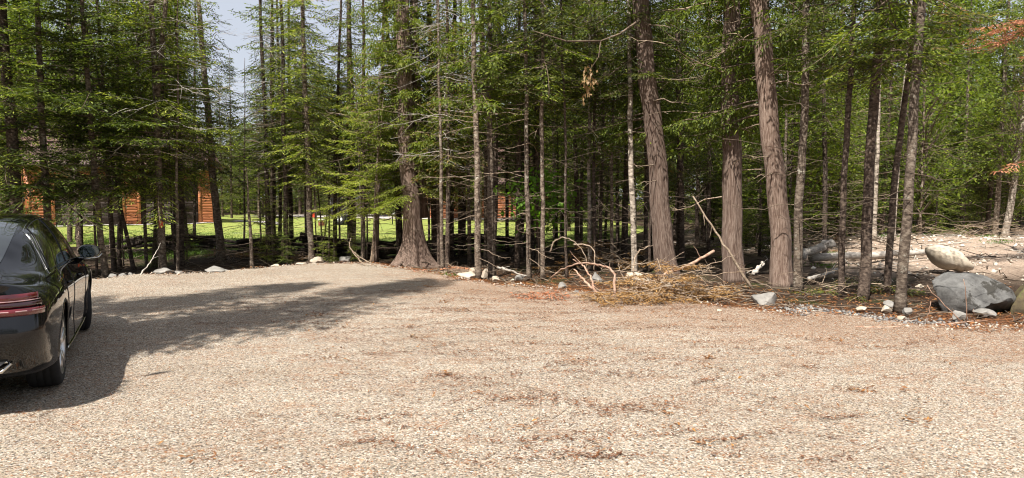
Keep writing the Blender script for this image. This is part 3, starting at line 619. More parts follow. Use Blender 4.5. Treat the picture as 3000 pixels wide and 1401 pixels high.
# big cedars
CG = 'big old cedars'
def big_crown(name, seed, z0, R, nb, back, nb2):
    a = cedar_crown(name, seed, z0, 11.5, R, nb); b = cedar_crown(name, seed + 5, back, z0 + .6, R, nb2, azs=(0.25, 2.9))
    bm = bmesh.new(); bm.from_mesh(a); bm.from_mesh(b); bm.to_mesh(a); bm.free(); bpy.data.meshes.remove(b); return a
CR['bigced'] = big_crown('cedar_crown', 51, 2.9, 1.9, 175, 2.5, 24)
CR['bigced2'] = big_crown('cedar_crown', 52, 5.6, 2.0, 50, 3.2, 44)
CR['bigced3'] = big_crown('cedar_crown', 53, 5.6, 2.0, 50, 3.3, 44)
def ced(path, w, label, crown, dead, **k): return place_tree('cedar_tree', label, path, w, 'cedar_bark', crown, dead, group=CG, cedar=True, taper=0.55, crz=0.0, **k)
bigc = ced([(1212, 768), (1208, 650), (1194, 465), (1186, 250), (1180, 0)], 50, 'big cedar with wide spreading roots at the gravel edge, alone in the middle', 'bigced', 'ced_a', flare=1.5, height=13)
ced([(1962, 815), (1942, 690), (1919, 407), (1890, 150), (1868, -60)], 56, 'big grey cedar leaning left behind the brush pile', 'bigced2', 'ced_b', flare=0.25, height=13)
ced([(2152, 826), (2146, 640), (2139, 320), (2144, 0)], 55, 'straight big cedar in the middle of the three close cedars', 'bigced3', 'ced_a', flare=0.16, height=13)
ced([(2292, 842), (2282, 660), (2262, 430), (2240, 230), (2222, 0)], 54, 'big cedar with sunlit upper bark, leaning left, rightmost of three', 'bigced2', 'ced_b', flare=0.25, height=13)
# second stem of the big root cedar
mb = MB(); P0 = np.array(bigc.location); S2 = [np.array(dp(*q, P0[1])) + np.array([0, 0.25, 0]) - P0 for q in [(1232, 640), (1222, 480), (1215, 300), (1210, 100), (1208, -60)]]
mb.tube(S2, [0.17, 0.16, 0.14, 0.12, 0.10], 16, 0, 1 + 0.06 * np.sin(np.arange(16) * 2.4)[None] * np.ones((5, 1))); mb.build('second_stem', M['cedar_bark'], bigc, True)

# ------------------------------------------------------------------ trees deeper in: copies of a few, each with trunk, crown and dead branches
def proto(name, h, r, bark, crown, dead):
    root = empty(name, (0, 0, -500)); P = [(0, 0, -0.1), (0.02, 0, h * .3), (0.0, 0.02, h * .6), (0, 0, h)]
    link('trunk', trunk_mesh('trunk', P, [r * 1.05, r * .85, r * .55, r * .1], bark, RNG), root)
    if crown: link('crown', CR[crown], root)
    if dead: link('dead_branches', DB[dead], root)
    return root
PR = {
 'mid_a': proto('fir_tree', 10.8, 0.085, 'dark_bark', 'mid_a', 'lo_a'), 'mid_b': proto('fir_tree', 11.8, 0.09, 'dark_bark', 'mid_b', 'lo_b'), 'mid_c': proto('fir_tree', 12.2, 0.10, 'fir_bark', 'mid_c', 'lo_a'),
 'young_a': proto('young_fir', 5.3, 0.045, 'dark_bark', 'young_a', None), 'young_b': proto('young_fir', 3.7, 0.035, 'dark_bark', 'young_b', None),
 'bare': proto('bare_fir', 12, 0.075, 'dark_bark', 'sparse', 'hi_a'), 'bare_b': proto('bare_fir', 12, 0.06, 'dark_bark', 'sparse', 'hi_b'), 'thin': proto('fir_tree', 11, 0.06, 'dark_bark', 'fir_thin', 'lo_b'), 'snag': proto('dead_tree', 7, 0.05, 'fir_bark', None, 'hi_c'),
 'far_a': proto('fir_tree', 15.8, 0.14, 'dark_bark', 'far_a', None), 'far_b': proto('fir_tree', 17.2, 0.14, 'dark_bark', 'far_b', None), 'far_c': proto('fir_tree', 13.2, 0.12, 'dark_bark', 'far_c', None),
 'leaf_a': proto('aspen_tree', 13, 0.10, 'birch_bark', 'leaf_a', None), 'leaf_b': proto('aspen_tree', 15, 0.12, 'birch_bark', 'leaf_b', None), 'leaf_m': proto('aspen_tree', 9, 0.045, 'fir_bark', 'leaf_m', None), 'leaf_c': proto('young_aspen', 5.6, 0.03, 'fir_bark', 'leaf_c', None),
}
used = set()
def put(kind, x, y, s=1.0, label='', group='', cat='tree', lean=0.02, z=None):
    o = PR[kind] if kind not in used else copy_tree(PR[kind]); used.add(kind)
    o.location = (x, y, (Hs(x, y) if z is None else z)); o.rotation_euler = (RNG.normal(0, lean), RNG.normal(0, lean), RNG.uniform(0, 6.28)); o.scale = (s, s, s * RNG.uniform(0.92, 1.1))
    return tag(o, label, cat, group)
def scatter(n, pxr, dr, kinds, label, group, smin=0.85, smax=1.15, mind=0.9, ok=None, cat='tree', lean=0.02):
    pts = []; tries = 0
    while len(pts) < n and tries < n * 40:
        tries += 1
        d = math.sqrt(RNG.uniform(dr[0] ** 2, dr[1] ** 2)); px = RNG.uniform(*pxr); x = (px - CX) / F_PX * d
        if ok and not ok(px, d, x): continue
        if any((x - a) ** 2 + (d - b) ** 2 < mind ** 2 for a, b in pts): continue
        pts.append((x, d))
        put(kinds[RNG.integers(len(kinds))], x, d, RNG.uniform(smin, smax), label, group, cat, lean)
clear = lambda p, d, x: all(abs(p - c) > 42 for c in (110, 382, 606)) and p < 560 or p > 730    # the log pillars and the gap of sky stay in view
# right-hand woods
LB = lambda s, g: (s, g)
scatter(26, (1560, 2420), (17.5, 27), ['bare', 'bare_b', 'mid_c', 'snag', 'bare_b'], 'thin dark fir in the shaded woods behind the big cedars', 'thin firs in the shade behind the cedars', mind=0.9)
scatter(22, (1620, 2380), (22, 36), ['mid_a', 'mid_b', 'mid_c', 'young_a'], 'green fir in the thick of the woods behind the big cedars', 'firs in the thick of the right woods', mind=1.3)
scatter(30, (2300, 3150), (31, 46), ['mid_a', 'mid_b', 'mid_a', 'young_a', 'mid_c', 'leaf_c', 'snag'], 'green tree at the back of the clearing with the boulders', 'trees behind the boulder clearing', mind=1.4)
scatter(26, (1500, 3300), (36, 58), ['mid_a', 'leaf_b', 'mid_c', 'mid_b', 'far_c'], 'tree deep in the right woods, half hidden by nearer trees', 'trees deep in the right woods', mind=1.8)
scatter(40, (1450, 3400), (58, 90), ['far_a', 'far_b', 'leaf_b', 'far_c'], 'tall tree far back in the right woods', 'tall trees far back on the right', mind=2.2)
scatter(12, (2150, 2420), (16.5, 23), ['young_a', 'young_b', 'leaf_c'], 'young green fir in the understory right of the cedars', 'young firs in the understory', 0.7, 1.1, 0.8)
scatter(14, (2060, 2700), (22, 27), ['young_a', 'young_b', 'young_a', 'leaf_c'], 'young lit fir behind the fallen logs', 'young lit firs behind the fallen logs', 0.8, 1.3, 1.1, ok=lambda p, d, x: d > 19.5)
scatter(12, (2480, 3000), (29, 36), ['young_a', 'young_b', 'leaf_c'], 'young bright fir at the back rim of the boulder clearing', 'young firs behind the boulder clearing', 0.7, 1.2, 1.0)
# centre: bare dark stems with the lawn showing between
scatter(18, (1255, 1600), (16.5, 24), ['bare', 'bare_b', 'snag', 'thin', 'thin'], 'thin dark stem standing before the lawn in the middle', 'dark stems before the lawn in the middle', mind=0.7, ok=lambda p, d, x: d < 22.5)
# left: firs before the fence and the garage
scatter(7, (-60, 620), (17, 23), ['thin', 'bare', 'thin'], 'dark fir between the car and the garage', 'dark firs before the garage', mind=0.9, ok=lambda p, d, x: d < 22.8 and clear(p, d, x))
scatter(9, (760, 1180), (19.5, 23), ['bare', 'thin', 'bare_b'], 'slim fir near the rail fence left of the big cedar', 'slim firs by the rail fence', 0.8, 1.0, 0.9, ok=lambda p, d, x: d < 21.6)
scatter(5, (230, 560), (17.5, 22), ['leaf_m'], 'young aspen with bright round leaves among the firs before the garage', 'aspens before the garage', 0.8, 1.0, 1.2, ok=clear)
scatter(7, (1080, 1640), (18.5, 22), ['thin', 'thin', 'leaf_m'], 'thin leafy tree screening the log cabin', 'thin trees screening the log cabin', 0.75, 0.95, 0.9)
scatter(8, (1560, 2100), (16.5, 21), ['thin', 'leaf_m', 'young_a', 'thin'], 'thin green tree right behind the middle trunks', 'thin green trees behind the middle trunks', 0.75, 1.0, 0.9)
scatter(12, (1200, 1540), (44, 51), ['mid_c', 'bare', 'mid_b'], 'fir standing close before the log cabin wall', 'firs close before the log cabin', 0.8, 1.0, 1.3)
scatter(7, (420, 1100), (16.8, 20.5), ['young_b'], 'little green fir in the shade before the rail fence', 'little firs before the rail fence', 0.35, 0.6, 1.0, ok=clear)
scatter(9, (2330, 3050), (27.5, 32), ['mid_a', 'mid_b', 'mid_c'], 'dark low boughed fir right behind the clearing', 'dark firs right behind the clearing', 0.8, 1.05, 1.5)
# far trees behind the lawn; lower and thinner under the gap of sky
scatter(46, (-300, 560), (54, 84), ['far_a', 'far_b', 'leaf_b', 'far_a'], 'tall green tree behind the garage', 'tall trees behind the garage', 0.95, 1.25, 2.0)
scatter(12, (540, 800), (66, 86), ['far_c', 'far_c', 'leaf_a'], 'lower tree behind the lawn under the gap of sky', 'lower trees under the gap of sky', 0.5, 0.70, 2.0)
scatter(44, (780, 1500), (60, 88), ['far_a', 'far_c', 'leaf_a', 'far_b'], 'tree in the wood behind the lawn and trailer', 'trees behind the lawn and trailer', 0.65, 0.95, 2.2)
scatter(10, (-250, 60), (30, 50), ['mid_a', 'mid_b', 'far_c'], 'fir beside the garage at the far left', 'firs left of the garage', 0.9, 1.2, 1.5, ok=lambda p, d, x: x < -27.5 or d > 50)
scatter(9, (640, 1000), (52, 60), ['mid_c', 'mid_b', 'bare'], 'fir on the shaded rim of the lawn right of the garage', 'firs on the far rim of the lawn', 0.8, 1.1, 1.5)
# trees whose shadow falls over the gravel: to the left of the view, beside the car
for (x, y, s) in [(-12.2, 0.2, 1.12), (-9.9, 1.9, 1.18), (-7.5, 2.4, 1.16), (-9.0, 0.0, 1.05)]:
    put('far_b', x, y, s * 0.97, 'tall fir left of the parked car, seen by its shadow on the gravel', 'firs left of the car', z=0)
for k in list(PR):
    if k not in used:
        for c in kids(PR[k]): bpy.data.objects.remove(c)
        bpy.data.objects.remove(PR[k])

M['lime'] = leaf_mat('lime_fir_boughs', [(0.0, (0.08, 0.11, 0.02)), (0.4, (0.18, 0.22, 0.035)), (1.0, (0.34, 0.36, 0.07))], 0.4)
CR['lime'] = fir_crown('sapling_boughs', 61, 1.35, 4.6, 1.75, 42, 0.95, ('lime', 'twig'), pitch=(0.3, 0.0), droop=0.25, low=0.9)
CR['maple'] = leaf_crown('maple_leaves', 62, 1.25, 2.5, 0.75, 26, 26, 0.13, ('maple', 'twig'))
place_tree('young_fir', 'young fir with bright lime boughs spread left of the big cedar trunk', [(1092, 772), (1098, 640), (1104, 480)], 7, 'fir_bark', 'lime', 'pole', height=4.9, group=None, flare=0.1)
place_tree('maple_sapling', 'small maple sapling with big glowing green leaves between middle trunks', [(1580, 794), (1576, 700), (1570, 600)], 5, 'twig', 'maple', None, height=2.5, flare=0.1)
CR['rusty'] = fir_crown('rust_branch', 63, 0, 1.2, 1.0, 14, 1.0, ('rust', 'twig'), pitch=(0.0, -0.1), droop=0.3)
# fir just right of the frame whose dead rusty boughs reach into the picture
def hung(parent, name, label, mat, tip_px, d, az, n, seed, L=1.1, cedar=False):
    rng = np.random.default_rng(seed); mb = MB(); P0 = np.array(parent.matrix_basis.translation)
    o = None
    for (px, py) in tip_px:
        mb = MB(); base = np.array(dp(px, py, d)) - P0
        for k in range(n):
            a = az + rng.normal(0, 0.45)
            (cedar_branch if cedar else fir_branch)(rng, mb, base + rng.normal(0, 0.05, 3), a, L * rng.uniform(0.6, 1.1), rng.uniform(-0.25, 0.05), 0.3, 0.85)
        o = mb.build(name, [M[mat], M['twig']], parent); o['label'] = label
rt = place_tree('fir_tree', 'fir at the right picture edge holding dead rust red boughs', [(3120, 820), (3120, 400), (3120, 0)], 26, 'fir_bark', 'fir_hi2', 'hi_a', group='firs on the right by the boulders')
hung(bigc, 'low_bough', 'sunlit lime green low bough', 'lime', [(1196, 575), (1204, 545), (1192, 470)], bigc.location.y - 0.3, math.pi + 0.25, 4, 15, 1.5)
hung(bigc, 'low_bough', 'sunlit lime green low bough', 'lime', [(1228, 548), (1222, 500)], bigc.location.y - 0.3, -0.45, 3, 16, 1.0)
hung(rt, 'dead_bough', 'rust red dead needles', 'rust', [(3040, 80), (3050, 50)], rt.location.y - 0.4, math.pi, 3, 5, 1.25)
hung(rt, 'dead_bough', 'rust red dead needles', 'rust', [(3030, 150), (3060, 250), (3020, 470)], rt.location.y - 0.2, math.pi, 1, 6, 0.7)

# ------------------------------------------------------------------ garage and cabin
def siding(mb, x0, x1, z0, z1, y=0.0, pitch=0.155, depth=0.05, m=0):
    n = max(1, round((z1 - z0) / pitch)); p = (z1 - z0) / n; prof = []
    for k in range(n):
        for a in np.linspace(0, math.pi, 7)[:-1]: prof.append((y - depth * math.sin(a) ** 0.7, z0 + (k + (1 - math.cos(a)) / 2) * p))
    prof.append((y, z1)); V = []
    for (yy, zz) in prof: V += [(x0, yy, zz), (x1, yy, zz)]
    Q = [(2 * i, 2 * i + 1, 2 * i + 3, 2 * i + 2) for i in range(len(prof) - 1)]; mb.add(V, Q, m=m)
    a = len(prof) - 1
    mb.box(((x0 + x1) / 2, y + 0.09, (z0 + z1) / 2), (x1 - x0 - 0.004, 0.17, z1 - z0 - 0.004), m=m)
def gable_roof(mb, x0, x1, y0, y1, ze, zr, th=0.12, ov=0.45):
    ym = (y0 + y1) / 2; a, b = x0 - ov, x1 + ov; k = (zr - ze) / (ym - y0); ya, yb = y0 - ov, y1 + ov; zo = ze - k * ov
    V = []
    for x in (a, b): V += [(x, ya, zo), (x, ym, zr), (x, yb, zo), (x, ya, zo + th), (x, ym, zr + th), (x, yb, zo + th)]
    mb.add(V, [(0, 6, 7, 1), (1, 7, 8, 2), (3, 4, 10, 9), (4, 5, 11, 10), (0, 3, 9, 6), (2, 8, 11, 5), (0, 1, 4, 3), (1, 2, 5, 4), (6, 9, 10, 7), (7, 10, 11, 8)])
    for xx in np.arange(a + 0.2, b, 0.42):
        for (p, q, r_, s) in ((ya, zo, ym, zr), (yb, zo, ym, zr)):
            mb.tube([(xx, p, q + th + 0.012), (xx, r_, s + th + 0.012)], 0.016, 4)
La, Lb = np.array([-25.1, 38.0]), np.array([-18.3, 43.0]); e = (Lb - La) / np.linalg.norm(Lb - La); LEN = np.linalg.norm(Lb - La)
def along(px):
    k = (px - CX) / F_PX      # x = k*y on the front line
    return (k * La[1] - La[0]) / (e[0] - k * e[1])
gz = lawn_z(-22, 40) + 0.06
gar = empty('garage', (La[0], La[1], gz), (0, 0, math.atan2(e[1], e[0])), 'orange log sided garage with brown doors seen through the firs on the left', 'garage')
x0, x1 = along(84), along(627); dL, dR = (along(157), along(363)), (along(408), along(586)); zd, zt = 2.52, 3.2
mb = MB()
for a, b in ((x0, dL[0]), (dL[1], dR[0]), (dR[1], x1)): siding(mb, a + 0.1, b - 0.1, 0, zd)
siding(mb, x0 + .1, x1 - .1, zd + 0.004, zt)
mb.build('front_wall', M['log'], gar)
mb = MB()
for xx in (x0, x1): mb.box((xx, 4.0, zt / 2), (0.16, 7.7, zt))
mb.box(((x0 + x1) / 2, 7.9, zt / 2), (x1 - x0 - 0.17, 0.16, zt)); mb.build('side_walls', M['log'], gar)
for (a, b) in (dL, dR):
    mb = MB(); n = 4
    for k in range(n):
        z_a = 0.01 + k * zd / n; mb.box(((a + b) / 2, 0.10, z_a + zd / n / 2 - .006), (b - a - 0.2, 0.05, zd / n - 0.012))
        for j in range(3): mb.box(((a + b) / 2, 0.071, z_a + zd / n * (j + .5) / 3), (b - a - 0.24, 0.012, 0.02))
    d_ = mb.build('garage_door', M['door_brown'], gar)
    mb = MB(); mb.box(((a + b) / 2, 0.05, 0.45), (0.22, 0.02, 0.03)); mb.build('handle', M['black_steel'], d_)
mb = MB()
for xx in (dL[0], dL[1], dR[0], dR[1], x0 + 0.02, x1 - 0.02): mb.box((xx, -0.01, zd / 2), (0.16, 0.13, zd - .004))
for (a, b) in (dL, dR): mb.box(((a + b) / 2, -0.012, zd + 0.07), (b - a + 0.15, 0.13, 0.14))
mb.build('trim', M['log_trim'], gar)
mb = MB(); gable_roof(mb, x0, x1, 0, 8, zt + 0.18, 5.6); mb.build('roof', M['roof_red'], gar)
mb = MB()
for xx in (x0, x1): mb.add([(xx - .06, 0.05, zt), (xx - .06, 7.95, zt), (xx - .06, 4, 5.45), (xx + .06, 0.05, zt), (xx + .06, 7.95, zt), (xx + .06, 4, 5.45)], [(0, 1, 4, 3)], [(0, 2, 1), (3, 4, 5)])
mb.build('gable', M['log'], gar)
cz = lawn_z(-1, 53)
cab = empty('log_cabin', (-6.9, 53.0, cz), (0, 0, 0.03), 'orange log cabin with a red roof behind the trees beyond the lawn', 'cabin')
mb = MB(); siding(mb, 0, 3.6, 0, 2.7, pitch=0.18); siding(mb, 4.6, 11.2, 0, 2.7, pitch=0.18); siding(mb, 3.6, 4.6, 2.1, 2.7, pitch=0.18); mb.build('front_wall', M['log'], cab)
mb = MB()
for xx in (0.0, 11.2): mb.box((xx, 4, 1.35), (0.17, 7.7, 2.7))
mb.build('side_walls', M['log'], cab)
mb = MB(); mb.box((4.1, 0.08, 1.05), (0.92, 0.05, 2.06)); dd_ = mb.build('door', M['door_brown'], cab)
mb = MB()
for xx in (3.6, 4.6, 0.0, 11.2): mb.box((xx, -0.01, 1.35), (0.14, 0.13, 2.69))
mb.build('trim', M['log_trim'], cab)
mb = MB(); gable_roof(mb, 0, 11.2, 0, 8, 2.85, 5.9, ov=0.5); mb.build('roof', M['roof_red'], cab)

# ------------------------------------------------------------------ rail fence, trailer, barrel, flag
nodes = [(330, 22.6, 712), (392, 22.2, 694), (500, 21.6, 689), (610, 22.3, 690), (730, 21.4, 700), (830, 22.0, 690), (905, 21.2, 685), (1000, 21.8, 699), (1095, 20.8, 707), (1200, 21.4, 703), (1300, 21.2, 690), (1430, 22.2, 684), (1560, 21.6, 690)]
fen = empty('rail_fence', (*dp(905, 740, 21.2)[:2], Hs(dp(905, 740, 21.2)[0], 21.2)), label='low zigzag fence of dark rotting split rails along the lawn', cat='fence')
f0 = np.array(fen.location); rng = np.random.default_rng(5)
for k in range(len(nodes) - 1):
    a, b = nodes[k], nodes[k + 1]; A = np.array(dp(a[0], a[2], a[1])); B = np.array(dp(b[0], b[2], b[1])); u = unit((B - A)[None])[0]
    for j in range(5):
        za = A[2] - 0.06 - j * 0.15 - (0.07 if k % 2 else 0); zb = B[2] - 0.06 - j * 0.15 - (0.07 if k % 2 else 0)
        if (za + zb) / 2 < Hs(A[0], A[1]) - 0.02: continue
        P = np.linspace(np.r_[A[:2], za] - u * rng.uniform(.15, .4), np.r_[B[:2], zb] + u * rng.uniform(.15, .4), 7) + rng.normal(0, 0.018, (7, 3))
        mod = 1 + rng.normal(0, 0.10, (1, 7)) * np.ones((7, 1)) + rng.normal(0, 0.06, (7, 7))
        mb = MB(); mb.tube(P - f0, rng.uniform(.045, .075) * np.ones(7), 7, 0, mod); mb.build('rail', M['rail'], fen)
tx, ty, tz = *dp(1045, 650, 41.5)[:2], lawn_z(-9, 41.5)
tr = empty('utility_trailer', (tx, ty, tz), (0, 0, -0.06), 'black utility trailer with upright ramp gate parked on the far lawn', 'trailer')
mb = MB()
for y_ in (-.7, .7): mb.box((0, y_, .52), (2.5, .08, .10)); mb.box((0, y_, .88), (2.5, .05, .05))
for x_ in (-1.22, -.4, .4, 1.22):
    mb.box((x_, 0, .5), (.06, 1.36, .06))
    for y_ in (-.7, .7): mb.box((x_, y_, .70), (.05, .05, .33))
mb.build('frame', M['black_steel'], tr)
mb = MB(); mb.box((0, 0, .555), (2.4, 1.3, .04)); mb.build('deck', M['grey_wood'], tr)
mb = MB()
for y_ in np.linspace(-.68, .68, 5): mb.box((-1.32, y_, 1.0), (.045, .045, .95))
for z_ in (.55, 1.0, 1.48): mb.box((-1.352, 0, z_), (.03, 1.45, .05))
mb.build('ramp_gate', M['black_steel'], tr)
mb = MB(); mb.tube([(1.25, .55, .5), (2.2, 0, .5)], .04, 6); mb.tube([(1.25, -.55, .5), (2.2, 0, .5)], .04, 6); mb.tube([(2.1, 0, .0), (2.1, 0, .6)], .03, 6); mb.build('tongue', M['black_steel'], tr)
def lathe(mb, prof, cx, cy_, cz_, axis='y', n=28, m=0, flip=1):
    V = []; k = len(prof)
    for i in range(n):
        a = 2 * math.pi * i / n
        for (r, h) in prof:
            if axis == 'y': V.append((cx + r * math.cos(a), cy_ + h, cz_ + r * math.sin(a)))
            elif axis == 'x': V.append((cx + h, cy_ + r * math.cos(a), cz_ + r * math.sin(a)))
            else: V.append((cx + r * math.cos(a), cy_ + r * math.sin(a), cz_ + h))
    Q = [(i * k + j, ((i + 1) % n) * k + j, ((i + 1) % n) * k + j + 1, i * k + j + 1) for i in range(n) for j in range(k - 1)]
    mb.add(V, Q, m=m)
for s in (-1, 1):
    mb = MB(); lathe(mb, [(.17, -.1), (.28, -.1), (.33, -.07), (.335, 0), (.33, .07), (.28, .1), (.17, .1)], -.72, s * .88, .335); w_ = mb.build('wheel', M['rubber'], tr, True)
    mb = MB(); lathe(mb, [(0.001, -.05), (.06, -.06), (.10, -.03), (.17, -.09), (.17, .09), (0.001, .05)], -.72, s * .88, .335, n=20); mb.build('rim', M['white_paint'], w_)
    mb = MB(); an = np.linspace(0.1, math.pi - 0.1, 10); V = []
    for a in an:
        for y_ in (-.14, .14): V += [(-.72 + .42 * math.cos(a), s * .88 + y_, .34 + .42 * math.sin(a)), (-.72 + .435 * math.cos(a), s * .88 + y_, .34 + .435 * math.sin(a))]
    Q = []
    for i in range(9): o_ = 4 * i; Q += [(o_, o_ + 4, o_ + 6, o_ + 2), (o_ + 1, o_ + 3, o_ + 7, o_ + 5), (o_, o_ + 1, o_ + 5, o_ + 4), (o_ + 2, o_ + 6, o_ + 7, o_ + 3)]
    mb.add(V, Q); mb.build('fender', M['black_steel'], tr)
bx, by = dp(942, 650, 39.5)[:2]; bz = lawn_z(bx, by) - .02
ba = empty('fire_barrel', (bx, by, bz), label='small red brown barrel with a white lid on the lawn', cat='barrel')
mb = MB(); lathe(mb, [(.001, 0), (.16, 0), (.172, .02), (.172, .12), (.180, .13), (.172, .14), (.172, .26), (.180, .27), (.172, .28), (.172, .36), (.001, .36)], 0, 0, 0, 'z'); mb.build('drum', M['barrel'], ba, True)
mb = MB(); lathe(mb, [(.195, .355), (.20, .375), (.17, .41), (.04, .43), (.03, .46), (.001, .465)], 0, 0, 0, 'z'); mb.build('lid', M['white_paint'], ba, True)
bx, by = dp(926, 650, 39.8)[:2]; bz = lawn_z(bx, by) - .02
fl = empty('marker_flag', (bx, by, bz), label='small orange red flag on a wire left of the barrel', cat='flag')
mb = MB(); mb.tube([(0, 0, 0), (.02, 0, .4), (-.04, 0, .72)], .008, 5); mb.build('wire', M['black_steel'], fl)
mb = MB(); V = []
for i in range(6):
    u = i / 5
    for z in (0, 1): V.append((-.04 - .26 * u, .03 * math.sin(u * 6), .72 - .10 * u - z * (.22 - .05 * u)))
mb.add(V, [(2 * i, 2 * i + 2, 2 * i + 3, 2 * i + 1) for i in range(5)]); mb.build('cloth', M['flag'], fl)

# ------------------------------------------------------------------ boulders and stones
def rock(name, label, px0, px1, pyt, pyb, mat, seed, d=None, depth_k=0.8, rough=0.16, flat=0.0, cat='boulder', group='stones along the gravel edge', sub=3, shape=None, lift=0.0):
    cxp = (px0 + px1) / 2
    if d is None: _, d = gp(cxp, pyb, -0.03)
    X_, _, zb = dp(cxp, pyb, d); w = (px1 - px0) * d / F_PX; h = (pyb - pyt) * d / F_PX * 1.25
    bm = bmesh.new(); bmesh.ops.create_icosphere(bm, subdivisions=sub, radius=1.0); rng = np.random.default_rng(seed)
    V = np.array([v.co for v in bm.verts]); dirs = rng.normal(0, 1, (15, 3)); dirs /= np.linalg.norm(dirs, axis=1)[:, None]
    for dv, cut in zip(dirs, rng.uniform(0.42, 0.85, 15)):            # flat faces, like broken stone
        pr = V @ dv; over = np.maximum(0, pr - cut); V -= over[:, None] * dv * 0.96
    ph = rng.uniform(0, 6, 9)
    n = rough * 0.5 * (np.sin(V[:, 0] * 3 + ph[0]) * np.cos(V[:, 1] * 2.5 + ph[1]) + 0.6 * np.sin(V[:, 2] * 5 + V[:, 0] * 4 + ph[2]) + 0.35 * np.sin(V[:, 0] * 11 + ph[3]) * np.sin(V[:, 1] * 9 + ph[4]) + 0.25 * np.sin(V[:, 2] * 17 + V[:, 1] * 13 + ph[5]))
    V *= (1 + n)[:, None]
    if shape: V = shape(V)
    V -= (V.max(0) + V.min(0)) / 2; V /= (V.max(0) - V.min(0)); V *= np.array([w, w * depth_k, h])
    V[:, 2] -= V[:, 2].min() + h * 0.28
    for v, c in zip(bm.verts, V): v.co = c
    me = bpy.data.meshes.new(name); bm.to_mesh(me); bm.free(); me.materials.append(M[mat]); me.polygons.foreach_set('use_smooth', np.ones(len(me.polygons), bool)); me.set_sharp_from_angle(angle=math.radians(28))
    o = link(name, me); o.location = (X_, d + w * depth_k * 0.35, max(zb, Hs(X_, d) - 0.02) if d is not None else zb); o.location.z = zb + lift
    return tag(o, label, cat, group)
def tip(V):
    V = V.copy(); V[:, 2] = V[:, 2] * (1 - 0.25 * V[:, 0]) ; a = -0.34; x, z = V[:, 0] * 1.35, V[:, 2]
    V[:, 0], V[:, 2] = x * math.cos(a) - z * math.sin(a), x * math.sin(a) + z * math.cos(a); return V
def block(V):
    V = V.copy(); V[:, 2] = np.where(V[:, 2] > 0, np.tanh(V[:, 2] * 1.6) * 0.75, V[:, 2]); V[:, 0] = np.tanh(V[:, 0] * 1.2); V[:, 2] += 0.10 * V[:, 0] * (V[:, 2] < 0); return V
def outlined(name, label, pts, d, mat, seed, depth, group, rough=0.035, cuts=10, top_tilt=0.0, dx=0.0, kx=1.0):
    P = np.array([dp(*p, d) for p in pts])[:, [0, 2]]; P[:, 0] += dx; P[:, 0] = P[:, 0].mean() + (P[:, 0] - P[:, 0].mean()) * kx; c = (P.max(0) + P.min(0)) / 2; q = P - c; th = np.arctan2(q[:, 1], q[:, 0]); rr = np.linalg.norm(q, axis=1); o = np.argsort(th); th, rr = th[o], rr[o]
    th = np.r_[th - 2 * np.pi, th, th + 2 * np.pi]; rr = np.r_[rr, rr, rr]
    bm = bmesh.new(); bmesh.ops.create_icosphere(bm, subdivisions=5, radius=1.0); V = np.array([v.co for v in bm.verts]); rng = np.random.default_rng(seed)
    V = np.sign(V) * np.abs(V) ** (0.85 if cuts > 6 else 1.0)
    dirs = unit(rng.normal(0, 1, (cuts, 3)) * [1, 1.5, 1]); U = V.copy()
    for dv, cut in zip(dirs, rng.uniform(.66, .94, cuts)):
        over = np.maximum(0, U @ dv - cut); U -= over[:, None] * dv * 0.9
    ph = rng.uniform(0, 6, 8); n = rough * (np.sin(V[:, 0] * 4 + ph[0]) * np.cos(V[:, 1] * 4 + ph[1]) + .6 * np.sin(V[:, 2] * 8 + V[:, 0] * 6 + ph[2]) + .4 * np.sin(V[:, 0] * 17 + ph[3]) * np.sin(V[:, 1] * 15 + V[:, 2] * 12 + ph[4]) + .25 * np.sin(V[:, 2] * 29 + ph[5]) * np.sin(V[:, 0] * 31 + V[:, 1] * 23))
    U = U * (1 + n)[:, None]
    r0 = np.hypot(U[:, 0], U[:, 2]); a = np.arctan2(U[:, 2], U[:, 0]); R_o = np.interp(a, th, rr)
    W = np.stack([np.cos(a) * r0 * R_o, U[:, 1] * depth, np.sin(a) * r0 * R_o], 1); W[:, 2] -= top_tilt * W[:, 1]; W[:, 2] = np.where((W[:, 2] > 0) & (cuts > 6), W[:, 2] * .84, W[:, 2])
    for v, w in zip(bm.verts, W): v.co = w
    me = bpy.data.meshes.new(name); bm.to_mesh(me); bm.free(); me.materials.append(M[mat]); me.polygons.foreach_set('use_smooth', np.ones(len(me.polygons), bool)); me.set_sharp_from_angle(angle=math.radians(30))
    ob = link(name, me); ob.location = (c[0], d, c[1]); return tag(ob, label, 'boulder', group)
sc_ = lambda L: [(1992 + x * .414, 527 + y * .414) for x, y in L]
outlined('boulder', 'white egg shaped boulder leaning over behind the dark boulder', sc_([(1740, 478), (1800, 466), (1870, 470), (1930, 490), (1985, 530), (2020, 570), (2058, 605), (2048, 634), (1985, 645), (1900, 628), (1810, 612), (1775, 585), (1750, 545), (1736, 505)]), 14.6, 'stone_tan', 3, .34, 'two large boulders', .012, 0, -0.10, 0.03, 1.0)
outlined('boulder', 'large dark grey boulder with black mossy patches by the right edge', sc_([(1745, 720), (1790, 682), (1850, 658), (1950, 645), (2080, 650), (2190, 665), (2250, 700), (2290, 760), (2325, 800), (2340, 860), (2310, 930), (2200, 950), (1950, 950), (1800, 940), (1750, 880), (1738, 790)]), 10.5, 'stone_dark', 14, .46, 'two large boulders', .04, 14, -0.10, 0.06, 0.90)
